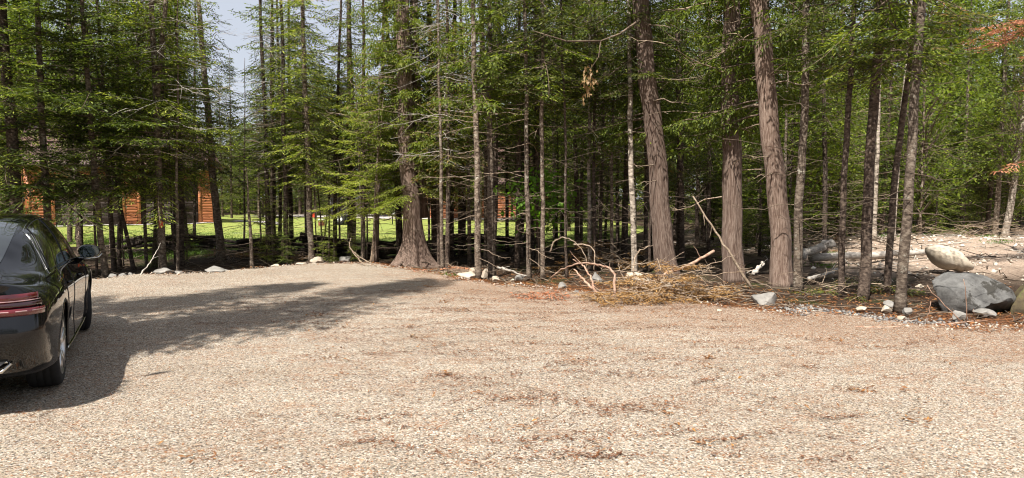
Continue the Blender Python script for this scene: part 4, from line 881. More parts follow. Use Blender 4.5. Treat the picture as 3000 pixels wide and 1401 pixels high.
for k, r_ in enumerate([
 (600, 652, 778, 802, 'stone_grey', 'grey wedge shaped boulder at the gravel edge left of the middle'), (650, 671, 788, 797, 'stone_grey', 'small flat stone right of the grey wedge boulder'),
 (790, 816, 773, 783, 'stone_tan', 'white flat stone on the gravel edge left of the round tan boulder'), (904, 946, 750, 772, 'stone_tan', 'round tan boulder at the foot of a grey fir'),
 (990, 1026, 750, 767, 'stone_grey', 'domed grey brown boulder left of the leaning pale pole'), (864, 894, 769, 777, 'stone_tan', 'pale flat stone half sunk left of the round tan boulder'),
 (438, 497, 785, 806, 'stone_grey', 'broad grey stone at the foot of the red marked fir'), (346, 366, 799, 812, 'stone_grey', 'roundish grey stone near the leaning grey fir'),
 (372, 391, 796, 808, 'stone_grey', 'small grey stone left of the broad grey stone'), (312, 338, 802, 815, 'stone_grey', 'grey stone nearest the car on the gravel edge'),
 (508, 534, 793, 803, 'stone_grey', 'low grey stone right of the broad grey stone'), (1336, 1392, 797, 814, 'stone_tan', 'flat yellowish stone left of the close trunk pair'),
 (1374, 1394, 784, 802, 'stone_tan', 'square pale stone behind the left trunk of the pair'), (1409, 1429, 785, 810, 'stone_tan', 'upright pale stone between the close pair of trunks'),
 (1440, 1464, 808, 822, 'stone_tan', 'pale stone in front of the right trunk of the pair'), (1507, 1538, 804, 820, 'stone_grey', 'light stone left of the pale straight trunk'),
 (1494, 1507, 816, 825, 'stone_tan', 'little cream stone in front of the grey fallen stick'), (1632, 1660, 825, 843, 'stone_grey', 'bluish grey stone left of the bare bent branches'),
 (1679, 1699, 850, 862, 'stone_grey', 'small blue grey stone under the bare bent branches'), (1732, 1768, 793, 824, 'stone_grey', 'grey boulder behind the bare bent branches'),
 (1836, 1908, 796, 838, 'stone_tan', 'large tan stone under the brush pile'), (1934, 1966, 806, 840, 'stone_tan', 'upright tan stone in the brush pile at the leaning cedar foot'),
 (2211, 2282, 854, 890, 'stone_grey', 'rounded grey boulder in front of the split lit cedar'), (2593, 2628, 878, 900, 'stone_grey', 'grey stone left of the red based fir'),
 (2584, 2617, 894, 913, 'stone_tan', 'tan stone in front of the grey stone by the red based fir'), (2513, 2546, 898, 911, 'stone_tan', 'flat tan stone in front of the thick dark fir'),
 (2632, 2656, 925, 937, 'stone_tan', 'flat cream stone in front of the red based fir'), (2684, 2713, 832, 845, 'stone_tan', 'pale stone left of the dark boulder'),
 (2650, 2674, 900, 920, 'stone_grey', 'dark grey stone right of the red based fir'), (2798, 2836, 909, 938, 'stone_grey', 'slanting grey stone in front of the dark boulder'),
 (2864, 2930, 905, 926, 'stone_grey', 'long grey stone at the right foot of the dark boulder'), (2838, 2857, 751, 760, 'stone_tan', 'small pale stone right of the white boulder'),
 (2954, 2982, 753, 763, 'stone_tan', 'pale stone on the bare ground near the right edge'), (2966, 2990, 716, 724, 'stone_tan', 'far pale stone beside the cut log end'),
 (2100, 2124, 905, 918, 'stone_tan', 'half buried pale stone right of the brush pile'), (2466, 2486, 918, 927, 'stone_grey', 'little grey stone on the grey rubble'),
 (2395, 2420, 905, 915, 'stone_grey', 'grey stone at the left end of the grey rubble')]):
    rock('stone' if r_[1] - r_[0] < 40 else 'boulder', r_[5], *r_[:5], 100 + k, sub=3 if r_[1] - r_[0] > 30 else 2, cat='stone' if r_[1] - r_[0] < 40 else 'boulder')
rock('boulder', 'far pale grey boulder by the gravel drive left of the big cedar', 1146, 1168, 629, 640, 'stone_grey', 88, d=46, group=None, lift=0.15)

# ------------------------------------------------------------------ logs, fallen and broken wood
def wood(name, label, pts, wpx, mat, cat, group=None, taper=0.5, sub=0, seed=0, n=10, end=None, rough=0.05):
    """pts: (px, py, distance) along the piece; origin at its first point"""
    W = np.array([dp(*p) for p in pts]); s = np.r_[0, np.cumsum(np.linalg.norm(np.diff(W, axis=0), axis=1))]; k = max(8, 4 * len(pts)); u = np.linspace(0, s[-1], k)
    P = np.stack([np.interp(u, s, W[:, i]) for i in range(3)], 1); P[1:-1] = (P[:-2] + 2 * P[1:-1] + P[2:]) / 4
    r0 = wpx * pts[0][2] / F_PX / 2; R = r0 * (1 - taper * u / s[-1]); rng = np.random.default_rng(seed)
    P[1:-1] += rng.normal(0, min(0.02, r0 * 0.4), (k - 2, 3)); o3 = P[0].copy(); mb = MB()
    mb.tube(P - o3, R, n, 0, 1 + rng.normal(0, rough, (k, n)))
    for q in range(sub):
        i = rng.integers(2, k - 1); d = unit(rng.normal(0, 1, (1, 3)) + np.array([[0, -.2, .25]]))[0]; l = rng.uniform(.1, .35); t = np.linspace(0, 1, 4)
        mb.tube(P[i] - o3 + np.outer(t * l, d) + rng.normal(0, .012, (4, 3)) * t[:, None], r0 * .4 * (1 - .7 * t), 3, 0, caps=False)
    root = mb.build(name, M[mat], None, n > 6); root.location = o3
    return tag(root, label, cat, group)
LG = 'fallen logs in the right clearing'
wood('fallen_log', 'long pale fallen log lying behind the dark firs', [(2374, 755, 16.6), (2500, 751, 16.8), (2716, 739, 17.0)], 24, 'grey_wood', 'log', LG, 0.25, 4, 1, 12)
wood('fallen_log', 'thick cut log end rearing up behind the mottled grey fir', [(2440, 711, 16.4), (2395, 729, 16.4), (2346, 752, 16.4)], 26, 'grey_wood', 'log', LG, 0.1, 2, 2, 12)
wood('fallen_log', 'grey log in the shade below the rearing cut log', [(2366, 817, 13.6), (2420, 801, 14.2), (2460, 790, 14.8)], 12, 'grey_wood', 'log', LG, 0.3, 5, 3, 9)
wood('fallen_log', 'short grey log piece left of the split lit cedar', [(2206, 806, 14.4), (2233, 770, 14.6)], 12, 'grey_wood', 'log', LG, 0.1, 2, 4, 9)
wood('fallen_log', 'weathered log near the right edge with a reddish cut end', [(2976, 706, 21.5), (2930, 708, 21.6), (2885, 713, 21.8)], 14, 'dead_wood', 'log', LG, 0.2, 3, 5, 10)
wood('fallen_log', 'dark trunk leaning over the lawn behind the pale straight trunk', [(1478, 762, 18.6), (1530, 700, 19.2), (1600, 608, 20.0), (1640, 560, 20.4)], 15, 'rail', 'log', LG, 0.4, 8, 6, 9)
wood('dead_pole', 'thin dead pole leaning across the foot of the straight big cedar', [(2203, 845, 12.7), (2140, 745, 12.9), (2080, 650, 13.2), (2030, 575, 13.5)], 9, 'dead_wood', 'pole', None, 0.5, 5, 7, 8)
fb = wood('fallen_branch', 'long thin reddish branch on the gravel in front of the dark boulder', [(2349, 957, 8.95), (2480, 960, 8.85), (2619, 960, 8.85), (2720, 954, 9.0), (2821, 944, 9.15), (2892, 940, 9.2)], 7, 'pink_wood', 'branch', None, 0.6, 0, 8, 7)
W0 = np.array(fb.location)
for pts in ([(2830, 943, 9.15), (2831, 880, 9.1), (2820, 819, 9.1)], [(2818, 944, 9.15), (2770, 895, 9.1), (2712, 838, 9.1)], [(2716, 953, 9.0), (2720, 915, 8.95), (2728, 883, 8.95)], [(2856, 942, 9.2), (2850, 925, 9.15), (2851, 905, 9.1)]):
    mb = MB(); P = np.array([dp(*p) for p in pts]) - W0; P = np.stack([np.interp(np.linspace(0, 2, 7), [0, 1, 2], P[:, i]) for i in range(3)], 1); P[1:] += RNG.normal(0, .008, (6, 3))
    mb.tube(P, np.linspace(.008, .0035, 7), 5); mb.build('twig', M['pink_wood'], fb)
BG = 'bare branches of the brush pile'
br = [('bare branch arching like a cane at the front of the brush pile', [(1788, 902, 11.0), (1803, 849, 11.2), (1796, 790, 11.4), (1766, 779, 11.6), (1722, 772, 11.8), (1685, 774, 12.0), (1641, 790, 12.2), (1612, 815, 12.4)], 9, 'pink_wood'),
 ('thick short bare branch with a blunt raised end', [(1750, 857, 12.2), (1720, 832, 12.3), (1681, 789, 12.5)], 9, 'pink_wood'),
 ('forked bare branch just above the blunt one', [(1744, 853, 12.3), (1733, 820, 12.4), (1715, 783, 12.6), (1678, 760, 12.9)], 7, 'pink_wood'),
 ('longest straight branch slanting up to the right out of the brush pile', [(2091, 736, 12.9), (2021, 775, 12.6), (1929, 816, 12.2), (1855, 845, 11.9), (1812, 859, 11.8)], 10, 'pink_wood'),
 ('thin branch arched high over the gravel edge', [(1611, 738, 13.5), (1622, 709, 13.5), (1648, 694, 13.5), (1678, 705, 13.4), (1707, 731, 13.3), (1718, 757, 13.2), (1718, 790, 13.1)], 5, 'dead_wood'),
 ('thin hooked branch right of the high arch', [(1681, 716, 13.6), (1729, 720, 13.5), (1744, 739, 13.4), (1740, 790, 13.2)], 5, 'dead_wood'),
 ('thin branch bowing up before the leaning big cedar', [(1855, 825, 12.4), (1855, 772, 12.5), (1870, 735, 12.6), (1914, 718, 12.8)], 5, 'dead_wood'),
 ('straight stick lying on the gravel in front of the brush pile', [(1702, 905, 10.6), (1766, 901, 10.65), (1830, 891, 10.8)], 5, 'dead_wood'),
 ('short upright bent stick left of the brush pile', [(1833, 825, 12.3), (1814, 790, 12.4), (1810, 760, 12.5)], 4, 'dead_wood'),
 ('low bowed branch across the top of the brush pile', [(1973, 800, 12.0), (1914, 772, 12.1), (1862, 773, 12.2), (1822, 792, 12.3)], 6, 'dead_wood'),
 ('pale grey stick on the ground by the close trunk pair', [(1458, 784, 15.2), (1500, 797, 14.6), (1542, 808, 14.0)], 8, 'grey_wood'),
 ('branch curving down the right side of the brush pile', [(1960, 795, 11.9), (2000, 820, 11.7), (2050, 850, 11.5), (2120, 872, 11.4)], 6, 'dead_wood'),
 ('branch lying along the ground right of the brush pile', [(2060, 868, 11.6), (2140, 862, 11.7), (2220, 872, 11.4), (2300, 880, 11.2)], 6, 'dead_wood'),
 ('branch spreading low left over the pile front', [(1990, 880, 11.0), (1920, 858, 11.1), (1850, 862, 11.2), (1790, 880, 11.1)], 6, 'dead_wood'),
 ('dark forked stick at the foot of the mottled grey fir', [(2200, 822, 12.4), (2270, 845, 12.2), (2340, 852, 11.9), (2384, 868, 11.6)], 6, 'twig'),
 ('bent dead stick propped left of the leaning pale pole', [(1072, 782, 16.8), (1040, 748, 17.2), (1022, 720, 17.6), (1028, 698, 17.8)], 4, 'dead_wood'),
 ('thin stick fallen over the big cedar needles', [(1105, 780, 16.6), (1060, 758, 17.0), (1022, 725, 17.5)], 4, 'dead_wood'),
 ('pale dead stick by the foot of the red marked fir', [(405, 812, 14.6), (440, 770, 15.2), (460, 735, 15.6), (470, 712, 15.8)], 4, 'grey_wood')]
for k, (lab, pts, w, mat) in enumerate(br): wood('broken_branch', lab, pts, w, mat, 'branch', BG, 0.6, 4 if w < 8 else 2, 20 + k, 7)
wood('twig', 'forked dead twig lying alone on the gravel right of centre', [(2285, 1072, 7.0), (2310, 1050, 7.2), (2345, 1030, 7.45)], 4, 'twig', 'twig', None, 0.5, 5, 60, 5)
wood('twig', 'small brown twig on the gravel near the bottom middle', [(1572, 1255, 4.98), (1600, 1238, 5.08), (1632, 1220, 5.18)], 5, 'twig', 'twig', None, 0.5, 3, 61, 5)
# mossy stump at the right edge
M['moss'] = stone_mat('mossy_rotten_wood', [(0.3, (0.025, 0.018, 0.010)), (0.5, (0.075, 0.055, 0.026)), (0.7, (0.12, 0.105, 0.032))], (0.06, 0.09, 0.02), 6)
sx, sy = gp(3010, 905, 0); rng = np.random.default_rng(9); P = np.array([(0, 0, -.1), (0, 0, .08), (.02, 0, .2), (.07, 0, .34), (.12, .02, .44)])
mb = MB(); mb.tube(P, [.30, .24, .17, .12, .06], 18, 0, 1 + 0.22 * np.sin(np.arange(18) * 2.1)[None] + rng.normal(0, .08, (5, 18)))
tag(mb.build('tree_stump', M['moss'], None, True), 'mossy brown stump at the right edge beside the dark boulder', 'stump').location = (sx, sy, 0)
bpy.data.objects['tree_stump'].location = (sx, sy, Hs(sx, sy))
tx_, ty_ = dp(838, 740, 21.0)[:2]; P = np.array([(0, 0, -.1), (0, 0, .2), (.02, 0, .45), (-.03, 0, .62)])
mb = MB(); mb.tube(P, [.15, .13, .14, .07], 12, 0, 1 + rng.normal(0, .15, (4, 12))); o = tag(mb.build('tree_stump', M['pink_wood'], None), 'torn tan stump in front of the rail fence', 'stump'); o.location = (tx_, ty_, Hs(tx_, ty_))

# dead golden brush (the pile itself) and small dead sprays
def brush(name, label, px, py, d, size, n, seed, mat='golden', h=0.5, L=(0.4, 0.9), kind=None, cat='brush pile', tw=18, ks=0.8):
    rng = np.random.default_rng(seed); mb = MB(); c = np.array(dp(px, py, d)); c[2] = max(Hs(c[0], d), -0.05) if d > edge_y(c[0]) else 0.0
    for k in range(n):
        r_ = np.sqrt(rng.uniform(0, 1)); a = rng.uniform(0, 6.283); x, y = size[0] * r_ * math.cos(a), size[1] * r_ * math.sin(a)
        z = h * (1 - r_ ** 1.5) * rng.uniform(0.1, 1.0) + 0.04
        fir_branch(rng, mb, np.array([x, y, z]), rng.uniform(0, 6.283), rng.uniform(*L), rng.uniform(-0.15, 0.3), 0.35, ks, t0=0.2)
    for k in range(tw):
        a = rng.uniform(0, 6.283); x, y = size[0] * rng.uniform(-.8, .8), size[1] * rng.uniform(-.8, .8)
        dead_branch(rng, mb, np.array([x, y, h * rng.uniform(.05, .8)]), a, rng.uniform(.5, 1.2), rng.uniform(-.2, .35), .3, .008, 3, 1)
    o = mb.build(name, [M[mat], M['dead_wood']]); o.location = c
    return tag(o, label, cat, kind=kind)
brush('brush_pile', 'heap of golden brown dead cedar boughs under the leaning big cedar', 1950, 880, 11.4, (0.85, 0.5), 74, 71, h=0.66, L=(.25, .7), tw=42, ks=.65)
brush('brush_pile', 'flat skirt of golden dead needles spilling left of the brush heap', 1830, 900, 10.9, (0.6, 0.28), 20, 72, h=0.12, L=(.2, .5), tw=10)
brush('brush_pile', 'orange brown dead fir heap behind the pale mottled trunk', 1755, 770, 16.3, (0.75, 0.5), 26, 73, h=0.75, tw=24)
brush('brush_pile', 'low dry boughs on the ground at the straight big cedar foot', 2080, 880, 11.6, (0.5, 0.35), 9, 74, h=0.18, L=(.25, .6), tw=14)
brush('dead_spray', 'rust red dead fir spray lying on the gravel edge, left of the brush', 1612, 884, 11.3, (0.16, 0.10), 7, 75, 'rust', 0.12, (.15, .3), cat='dead branch', tw=3)
brush('dead_spray', 'second rust red dead spray, just left of the other one', 1550, 880, 11.4, (0.14, 0.10), 6, 76, 'rust', 0.08, (.15, .28), cat='dead branch', tw=3)
brush('brush_pile', 'tangle of grey dead branches at the far right of the clearing', 2860, 706, 22.0, (2.2, 0.8), 2, 77, 'golden', 0.55, cat='brush pile', tw=60)
brush('brush_pile', 'dark dead boughs in the shade among the dark firs', 2500, 850, 12.2, (0.8, 0.6), 16, 78, 'fir_old', 0.40, tw=12)
brush('brush_pile', 'dry boughs and sticks heaped behind the rearing cut log', 2400, 735, 19.5, (1.1, 0.6), 4, 79, 'golden', 0.8, tw=44)
brush('brush_pile', 'twiggy dead slash right of the big cedar roots', 1330, 795, 15.6, (0.8, 0.4), 5, 80, 'rust', 0.16, (.2, .4), tw=22)
brush('brush_pile', 'brown dead brush low behind the snapped sapling', 790, 752, 19.6, (1.3, 0.5), 14, 81, 'golden', 0.28, (.3, .6), tw=20)
brush('brush_pile', 'brown dead brush by the foot of the lichen spotted fir', 680, 742, 20.2, (0.6, 0.4), 8, 82, 'golden', 0.28, (.3, .6), tw=12)
# tan leaves hanging on a dead cedar limb
ct = [o for o in bpy.data.objects if o.get('label', '').startswith('big grey cedar')][0]
def tan_spray():
    rng = np.random.default_rng(4); mb = MB(); P0 = np.array(ct.location)
    a = np.array(dp(1872, 60, 14.0)) - P0; b = np.array(dp(1760, 120, 13.6)) - P0; c = np.array(dp(1722, 215, 13.5)) - P0
    P = np.array([a, (a + b) / 2 + [0, 0, -.06], b, (b + c) / 2 + [.08, 0, 0], c]); mb.tube(P, [.025, .02, .014, .008, .005], 6, 1)
    e2 = np.array(dp(1560, 90, 13.4)) - P0; mb.tube([b, (b + e2) / 2 + [0, 0, -.1], e2], [.02, .015, .006], 5, 1)
    n = 70; Q = c + rng.normal(0, 1, (n, 3)) * [.075, .06, .15] - [0, 0, .12]; d = unit(rng.normal(0, .5, (n, 3)) - Z3); S = unit(np.cross(d, rng.normal(0, 1, (n, 3))))
    mb.quads(kites(Q, d, S, rng.uniform(.05, .11, n), rng.uniform(.03, .06, n)), 0)
    o = mb.build('dead_limb', [M['tan_leaf'], M['twig']], ct); o['label'] = 'dead limb with a tuft of dry tan leaves'
tan_spray()

# ------------------------------------------------------------------ small stuff on the ground
rng = np.random.default_rng(123)
def on_ground(x, y):
    z = np.where(y < edge_y(x), 0.012 * wob(x, y, 0.5) + 0.008 * wob(x, y, 2.2), H(x, y)); return z
def litter(name, label, n, xr, yr, L, W, mat, dens, lift=0.004, tilt=0.25, curl=0.1):
    x = rng.uniform(*xr, n * 6); y = rng.uniform(*yr, n * 6); keep = rng.uniform(0, 1, n * 6) < dens(x, y); x, y = x[keep][:n], y[keep][:n]; m = len(x)
    a = rng.uniform(0, 6.283, m); d = np.stack([np.cos(a), np.sin(a), rng.normal(0, tilt, m)], 1); d = unit(d); S = unit(np.cross(d, Z3 + rng.normal(0, tilt, (m, 3))))
    P = np.stack([x, y, on_ground(x, y) + lift + rng.uniform(0, .012, m)], 1); mb = MB(); mb.quads(kites(P, d, S, rng.uniform(*L, m), rng.uniform(*W, m), curl))
    return tag(mb.build(name, M[mat]), label, kind='stuff')
def streaks(x, y): return smooth(0.25, 0.9, wob(x * 0.8, y * 2.6, 1.0) + 0.5 * wob(x * 2.3, y * 5.0, 1.3))
def infront(x, y): return (np.abs(x) < y * 0.76 + 0.6) & (y < edge_y(x))
litter('needle_litter', 'rusty fir needles scattered in streaks over the gravel', 42000, (-11, 11), (3.2, 16), (.02, .06), (.003, .008), 'litter', lambda x, y: infront(x, y) * (0.06 + 0.5 * streaks(x, y) + 0.5 * smooth(4.0, 0.3, edge_y(x) - y) * smooth(-4, 0, x)) * np.clip(8 / y, 0, 1) ** 1.3)
litter('needle_litter', 'rusty needles and bark bits on the soil along the gravel edge', 16000, (-9, 9), (8, 22), (.04, .11), (.008, .025), 'litter', lambda x, y: (y > edge_y(x) - 0.5) * smooth(5.0, 0.2, y - edge_y(x)) * (0.25 + 0.75 * smooth(-5, -2, x)))
def drifts():
    mb = MB(); x_, y_, n_ = [], [], 0
    for k in range(150):
        d = 4.2 + 8.0 * rng.uniform(0, 1) ** 1.2; cxx = rng.uniform(-.35, .62) * d if rng.uniform() < .6 else rng.normal(.02, .13) * d
        if cxx < -3.0 and d < 7.5: continue
        l = rng.uniform(.15, 1.0) * (d / 8); m = int(rng.uniform(60, 220) * max(l, .4)); u = rng.uniform(-1, 1, m); wd = .015 + .05 * rng.uniform() * (1 - u * u)
        a, b, ph = rng.normal(0, .22), rng.normal(0, .30), rng.uniform(0, 6)
        x_.append(cxx + u * l); y_.append(d + a * u * l + b * u * u * l + .05 * np.sin(u * l * 7 + ph) + rng.normal(0, 1, m) * wd)
    x, y = np.concatenate(x_), np.concatenate(y_); ok = y < edge_y(x); x, y = x[ok], y[ok]; m = len(x)
    a = rng.uniform(0, 6.283, m); d = unit(np.stack([np.cos(a), np.sin(a), rng.normal(0.05, .22, m)], 1)); S = unit(np.cross(d, Z3 + rng.normal(0, .3, (m, 3))))
    mb.quads(kites(np.stack([x, y, on_ground(x, y) + .010 + rng.uniform(0, .012, m)], 1), d, S, rng.uniform(.02, .055, m), rng.uniform(.005, .012, m), .1))
    return tag(mb.build('needle_drifts', M['drift']), 'thin wavy drifts of washed brown needles on the gravel', kind='stuff')
M['drift'] = leaf_mat('washed_needles', [(0.0, (0.075, 0.028, 0.014)), (0.5, (0.18, 0.075, 0.034)), (0.85, (0.30, 0.14, 0.06)), (1.0, (0.48, 0.27, 0.07))], 0.05, (1, 1, 1))
drifts()
def clumps():
    mb = MB(); P_ = []
    for k in range(100):
        d = 4.2 + 8.5 * rng.uniform(); cxx = rng.uniform(-.5, .68) * d; m = int(3 + 26 * rng.uniform() ** 3); s_ = rng.uniform(.02, .12)
        if cxx < -3 and d < 9: continue
        P_.append(np.stack([cxx + rng.normal(0, s_ * 1.5, m), d + rng.normal(0, s_, m)], 1))
    P_ = np.vstack(P_); x, y = P_.T; ok = y < edge_y(x) - .05; x, y = x[ok], y[ok]; m = len(x); a = rng.uniform(0, 6.283, m); d = unit(np.stack([np.cos(a), np.sin(a), rng.normal(.1, .3, m)], 1)); S = unit(np.cross(d, Z3 + rng.normal(0, .4, (m, 3))))
    mb.quads(kites(np.stack([x, y, on_ground(x, y) + .012 + rng.uniform(0, .02, m)], 1), d, S, rng.uniform(.025, .06, m), rng.uniform(.01, .02, m), .15))
    return tag(mb.build('leaf_litter', M['golden_litter']), 'small orange clumps of dead cedar leaves on the gravel', kind='stuff')
M['golden_litter'] = leaf_mat('orange_cedar_bits', [(0.0, (0.11, 0.045, 0.018)), (0.6, (0.25, 0.11, 0.035)), (1.0, (0.45, 0.24, 0.06))], 0.1, (1, 1, 1))
clumps()
# loose pebbles: little broken stones, eight faces each
def pebbles(name, label, n, xr, yr, s, mat, dens):
    x = rng.uniform(*xr, n * 8); y = rng.uniform(*yr, n * 8); k = rng.uniform(0, 1, n * 8) < dens(x, y); x, y = x[k][:n], y[k][:n]; m = len(x)
    B = np.array([(1, 0, 0), (0, 1, 0), (-1, 0, 0), (0, -1, 0), (0, 0, 1), (0, 0, -.6)], float); F_ = np.array([(0, 1, 4), (1, 2, 4), (2, 3, 4), (3, 0, 4), (1, 0, 5), (2, 1, 5), (3, 2, 5), (0, 3, 5)])
    V = B[None] * rng.uniform(.6, 1.25, (m, 6, 1)) + rng.normal(0, .22, (m, 6, 3)); sz = s[0] * (s[1] / s[0]) ** (rng.uniform(0, 1, m) ** 2.2); V *= sz[:, None, None] * np.array([1, 1, .7])
    a = rng.uniform(0, 6.283, m); c_, s_ = np.cos(a), np.sin(a); V = np.stack([V[..., 0] * c_[:, None] - V[..., 1] * s_[:, None], V[..., 0] * s_[:, None] + V[..., 1] * c_[:, None], V[..., 2]], -1)
    V += np.stack([x, y, on_ground(x, y) + sz * .25], 1)[:, None, :]
    mb = MB(); mb.add(V.reshape(-1, 3), T=(F_[None] + np.arange(m)[:, None, None] * 6).reshape(-1, 3)); return tag(mb.build(name, M[mat]), label, kind='stuff')
pebbles('loose_gravel', 'loose broken limestone pebbles on the parking lot', 60000, (-9, 9), (3.2, 13), (.003, .010), 'pebble', lambda x, y: infront(x, y) * np.clip(6.0 / y, 0, 1) ** 1.7)
pebbles('loose_gravel', 'coarser pebbles along the far rim of the gravel', 4500, (-10, 9), (8.5, 19), (.012, .035), 'pebble', lambda x, y: np.exp(-((y - edge_y(x) + .1) / .35) ** 2) * 0.8)
pebbles('clearing_stones', 'pale stones and chips strewn over the bare clearing', 2600, (6, 18), (12, 27), (.015, .09), 'pebble', lambda x, y: smooth(6, 8.5, x) * smooth(2.5, 5.0, y - edge_y(x)))
M['pebble_grey'] = leaf_mat('grey_rubble', [(0, (.07, .068, .066)), (.5, (.16, .152, .145)), (1, (.34, .31, .27))], 0.0, (1, 1, 1), .9)
pebbles('grey_rubble', 'patch of grey crushed stone by the red based fir', 1300, (3.6, 6.4), (9.0, 11.2), (.012, .045), 'pebble_grey', lambda x, y: np.exp(-((x - 4.9) / .75) ** 2 - ((y - edge_y(x) - .25) / .45) ** 2))
# sticks on the forest floor
def sticks(n, xr, yr, dens, mat, label, r=(.004, .012), L=(.2, .9)):
    mb = MB(); k = 0
    while k < n:
        x, y = rng.uniform(*xr), rng.uniform(*yr)
        if y < float(edge_y(x)) + 0.1 or rng.uniform() > dens(x, y): continue
        a = rng.uniform(0, 6.283); l = rng.uniform(*L); d = np.array([math.cos(a), math.sin(a), rng.normal(.08, .15)]); t = np.linspace(-.5, .5, 4)
        P = np.array([x, y, Hs(x, y) + .04]) + np.outer(t * l, d) + rng.normal(0, .03, (4, 3)); P[:, 2] = np.maximum(P[:, 2], Hs(x, y) + .01); mb.tube(P, rng.uniform(*r) * np.array([1, .9, .7, .3]), 4, caps=False); k += 1
    return tag(mb.build('fallen_sticks', M[mat]), label, kind='stuff')
sticks(450, (-13, 12), (9, 24), lambda x, y: 1.0 if y - float(edge_y(x)) < 4 else 0.4, 'dead_wood', 'pale dead sticks strewn over the forest floor')
sticks(700, (-13, 12), (9, 26), lambda x, y: 1.0, 'twig', 'dark fallen twigs strewn over the forest floor', (.006, .02), (.3, 1.2))
sticks(90, (6, 17), (15, 27), lambda x, y: 0.8, 'grey_wood', 'bleached sticks and slash on the boulder clearing', (.005, .014), (.3, 1.4))
# grass
def grass(label, spots, n, Lr):
    mb = MB()
    for (px, py, sx_, sy_) in spots:
        x0_, y0_ = gp(px, py, -0.08); x = x0_ + rng.normal(0, sx_, n); y = y0_ + rng.normal(0, sy_, n); m = n
        d = unit(np.stack([rng.normal(0, .45, m), rng.normal(0, .45, m), np.ones(m)], 1)); S = unit(np.cross(d, rng.normal(0, 1, (m, 3))))
        mb.quads(kites(np.stack([x, y, H(x, y) - .01], 1), d, S, rng.uniform(*Lr, m), rng.uniform(.008, .018, m), .35))
    return tag(mb.build('grass', M['grass']), label, kind='stuff')
grass('grass tufts in the shade below the rail fence', [(450, 752, .5, .3), (560, 746, .5, .3), (420, 748, .4, .3), (690, 735, .4, .25), (985, 732, .4, .25), (1040, 738, .4, .2)], 420, (.12, .34))
grass('small bright grass tufts about the logs and boulders', [(2440, 772, .22, .15), (2500, 778, .18, .15), (2870, 918, .06, .05), (2700, 775, .15, .1), (1290, 812, .2, .1), (2950, 895, .1, .08), (2420, 795, .2, .12), (2600, 735, .3, .2), (2880, 735, .2, .15), (2930, 760, .2, .1), (2720, 720, .3, .2)], 130, (.08, .22))
x = rng.uniform(-40, 4, 90000); nr = np.interp(x, lx, near); y = nr + rng.exponential(3.0, len(x)); m = len(x); d = unit(np.stack([rng.normal(0, .4, m), rng.normal(0, .4, m), np.ones(m)], 1)); S = unit(np.cross(d, rng.normal(0, 1, (m, 3))))
mb = MB(); mb.quads(kites(np.stack([x, y, H(x, y) + .10], 1), d, S, rng.uniform(.05, .12, m), rng.uniform(.012, .022, m), .35)); tag(mb.build('grass', M['grass']), 'short lawn grass beyond the fence', kind='stuff')
# low far wood behind everything
def far_wood():
    n = 90000; u = rng.uniform(-1, 1, n); x = u * 95; y = rng.uniform(92, 112, n); ang = x / y
    top = 15.5 + 2.5 * np.sin(x * .31) + 2 * np.sin(x * .83 + 1) + 1.5 * np.sin(x * 2.1)
    top = np.where((ang > -.46) & (ang < -.33), top * 0.62, top); top = np.where((ang > -.20) & (ang < -.05), top * .85, top)
    z = top * rng.uniform(0, 1, n) ** 0.8; d = unit(rng.normal(0, 1, (n, 3)) * [1, 1, .5] - Z3 * .3); S = unit(np.cross(d, Z3 + rng.normal(0, .6, (n, 3)))); mb = MB()
    L = rng.uniform(.35, .9, n); mb.quads(kites(np.stack([x, y, z], 1), d, S, L, L * .5, .15)); tag(mb.build('distant_wood', M['fir']), 'dense wood closing the view far behind', kind='stuff')
far_wood()
def near_wood():
    n = 26000; x = rng.uniform(-34, 30, n); y = np.where(x < -20, rng.uniform(-20, 8, n), rng.uniform(-26, -17, n)); top = 11 + 2 * np.sin(x * .8) + 1.5 * np.sin(x * 2.3)
    z = top * rng.uniform(0, 1, n) ** .8; d = unit(rng.normal(0, 1, (n, 3)) * [1, 1, .5] - Z3 * .3); S = unit(np.cross(d, Z3 + rng.normal(0, .6, (n, 3)))); mb = MB()
    L = rng.uniform(.25, .6, n); mb.quads(kites(np.stack([x, y, z], 1), d, S, L, L * .5, .15)); tag(mb.build('distant_wood', M['fir']), 'wood on the near side of the lot, mirrored in the car', kind='stuff')
near_wood()

# ------------------------------------------------------------------ the black car
def paint_mat():
    m, nt, b, _ = new_mat('black_car_paint'); b.inputs['Base Color'].default_value = (0.006, 0.0065, 0.008, 1); b.inputs['Roughness'].default_value = 0.4
    b.inputs['Coat Weight'].default_value = 1.0; b.inputs['Coat Roughness'].default_value = 0.015; b.inputs['Specular IOR Level'].default_value = 0.0
    f = noise(nt, coords(nt), 3, 3); bump(nt, b, f, 0.02, 0.02); return m
def flat_mat(name, col, rough, metal=0.0, spec=0.5, emit=None, coat=0.0):
    m, nt, b, _ = new_mat(name); f = noise(nt, coords(nt), 20, 3)
    nt.links.new(ramp(nt, f, [(0.3, tuple(c * .92 for c in col)), (0.7, tuple(min(1, c * 1.06) for c in col))]), b.inputs['Base Color'])
    b.inputs['Roughness'].default_value = rough; b.inputs['Metallic'].default_value = metal; b.inputs['Specular IOR Level'].default_value = spec; b.inputs['Coat Weight'].default_value = coat; return m
M['paint'] = paint_mat()
M['glass'] = flat_mat('tinted_glass', (0.008, 0.011, 0.009), 0.02, 0, 0.9, coat=1.0)
M['chrome'] = flat_mat('chrome', (0.62, 0.62, 0.60), 0.10, 1.0)
M['red_lens'] = flat_mat('red_lamp_lens', (0.11, 0.003, 0.006), 0.08, 0, 0.6, coat=1.0)
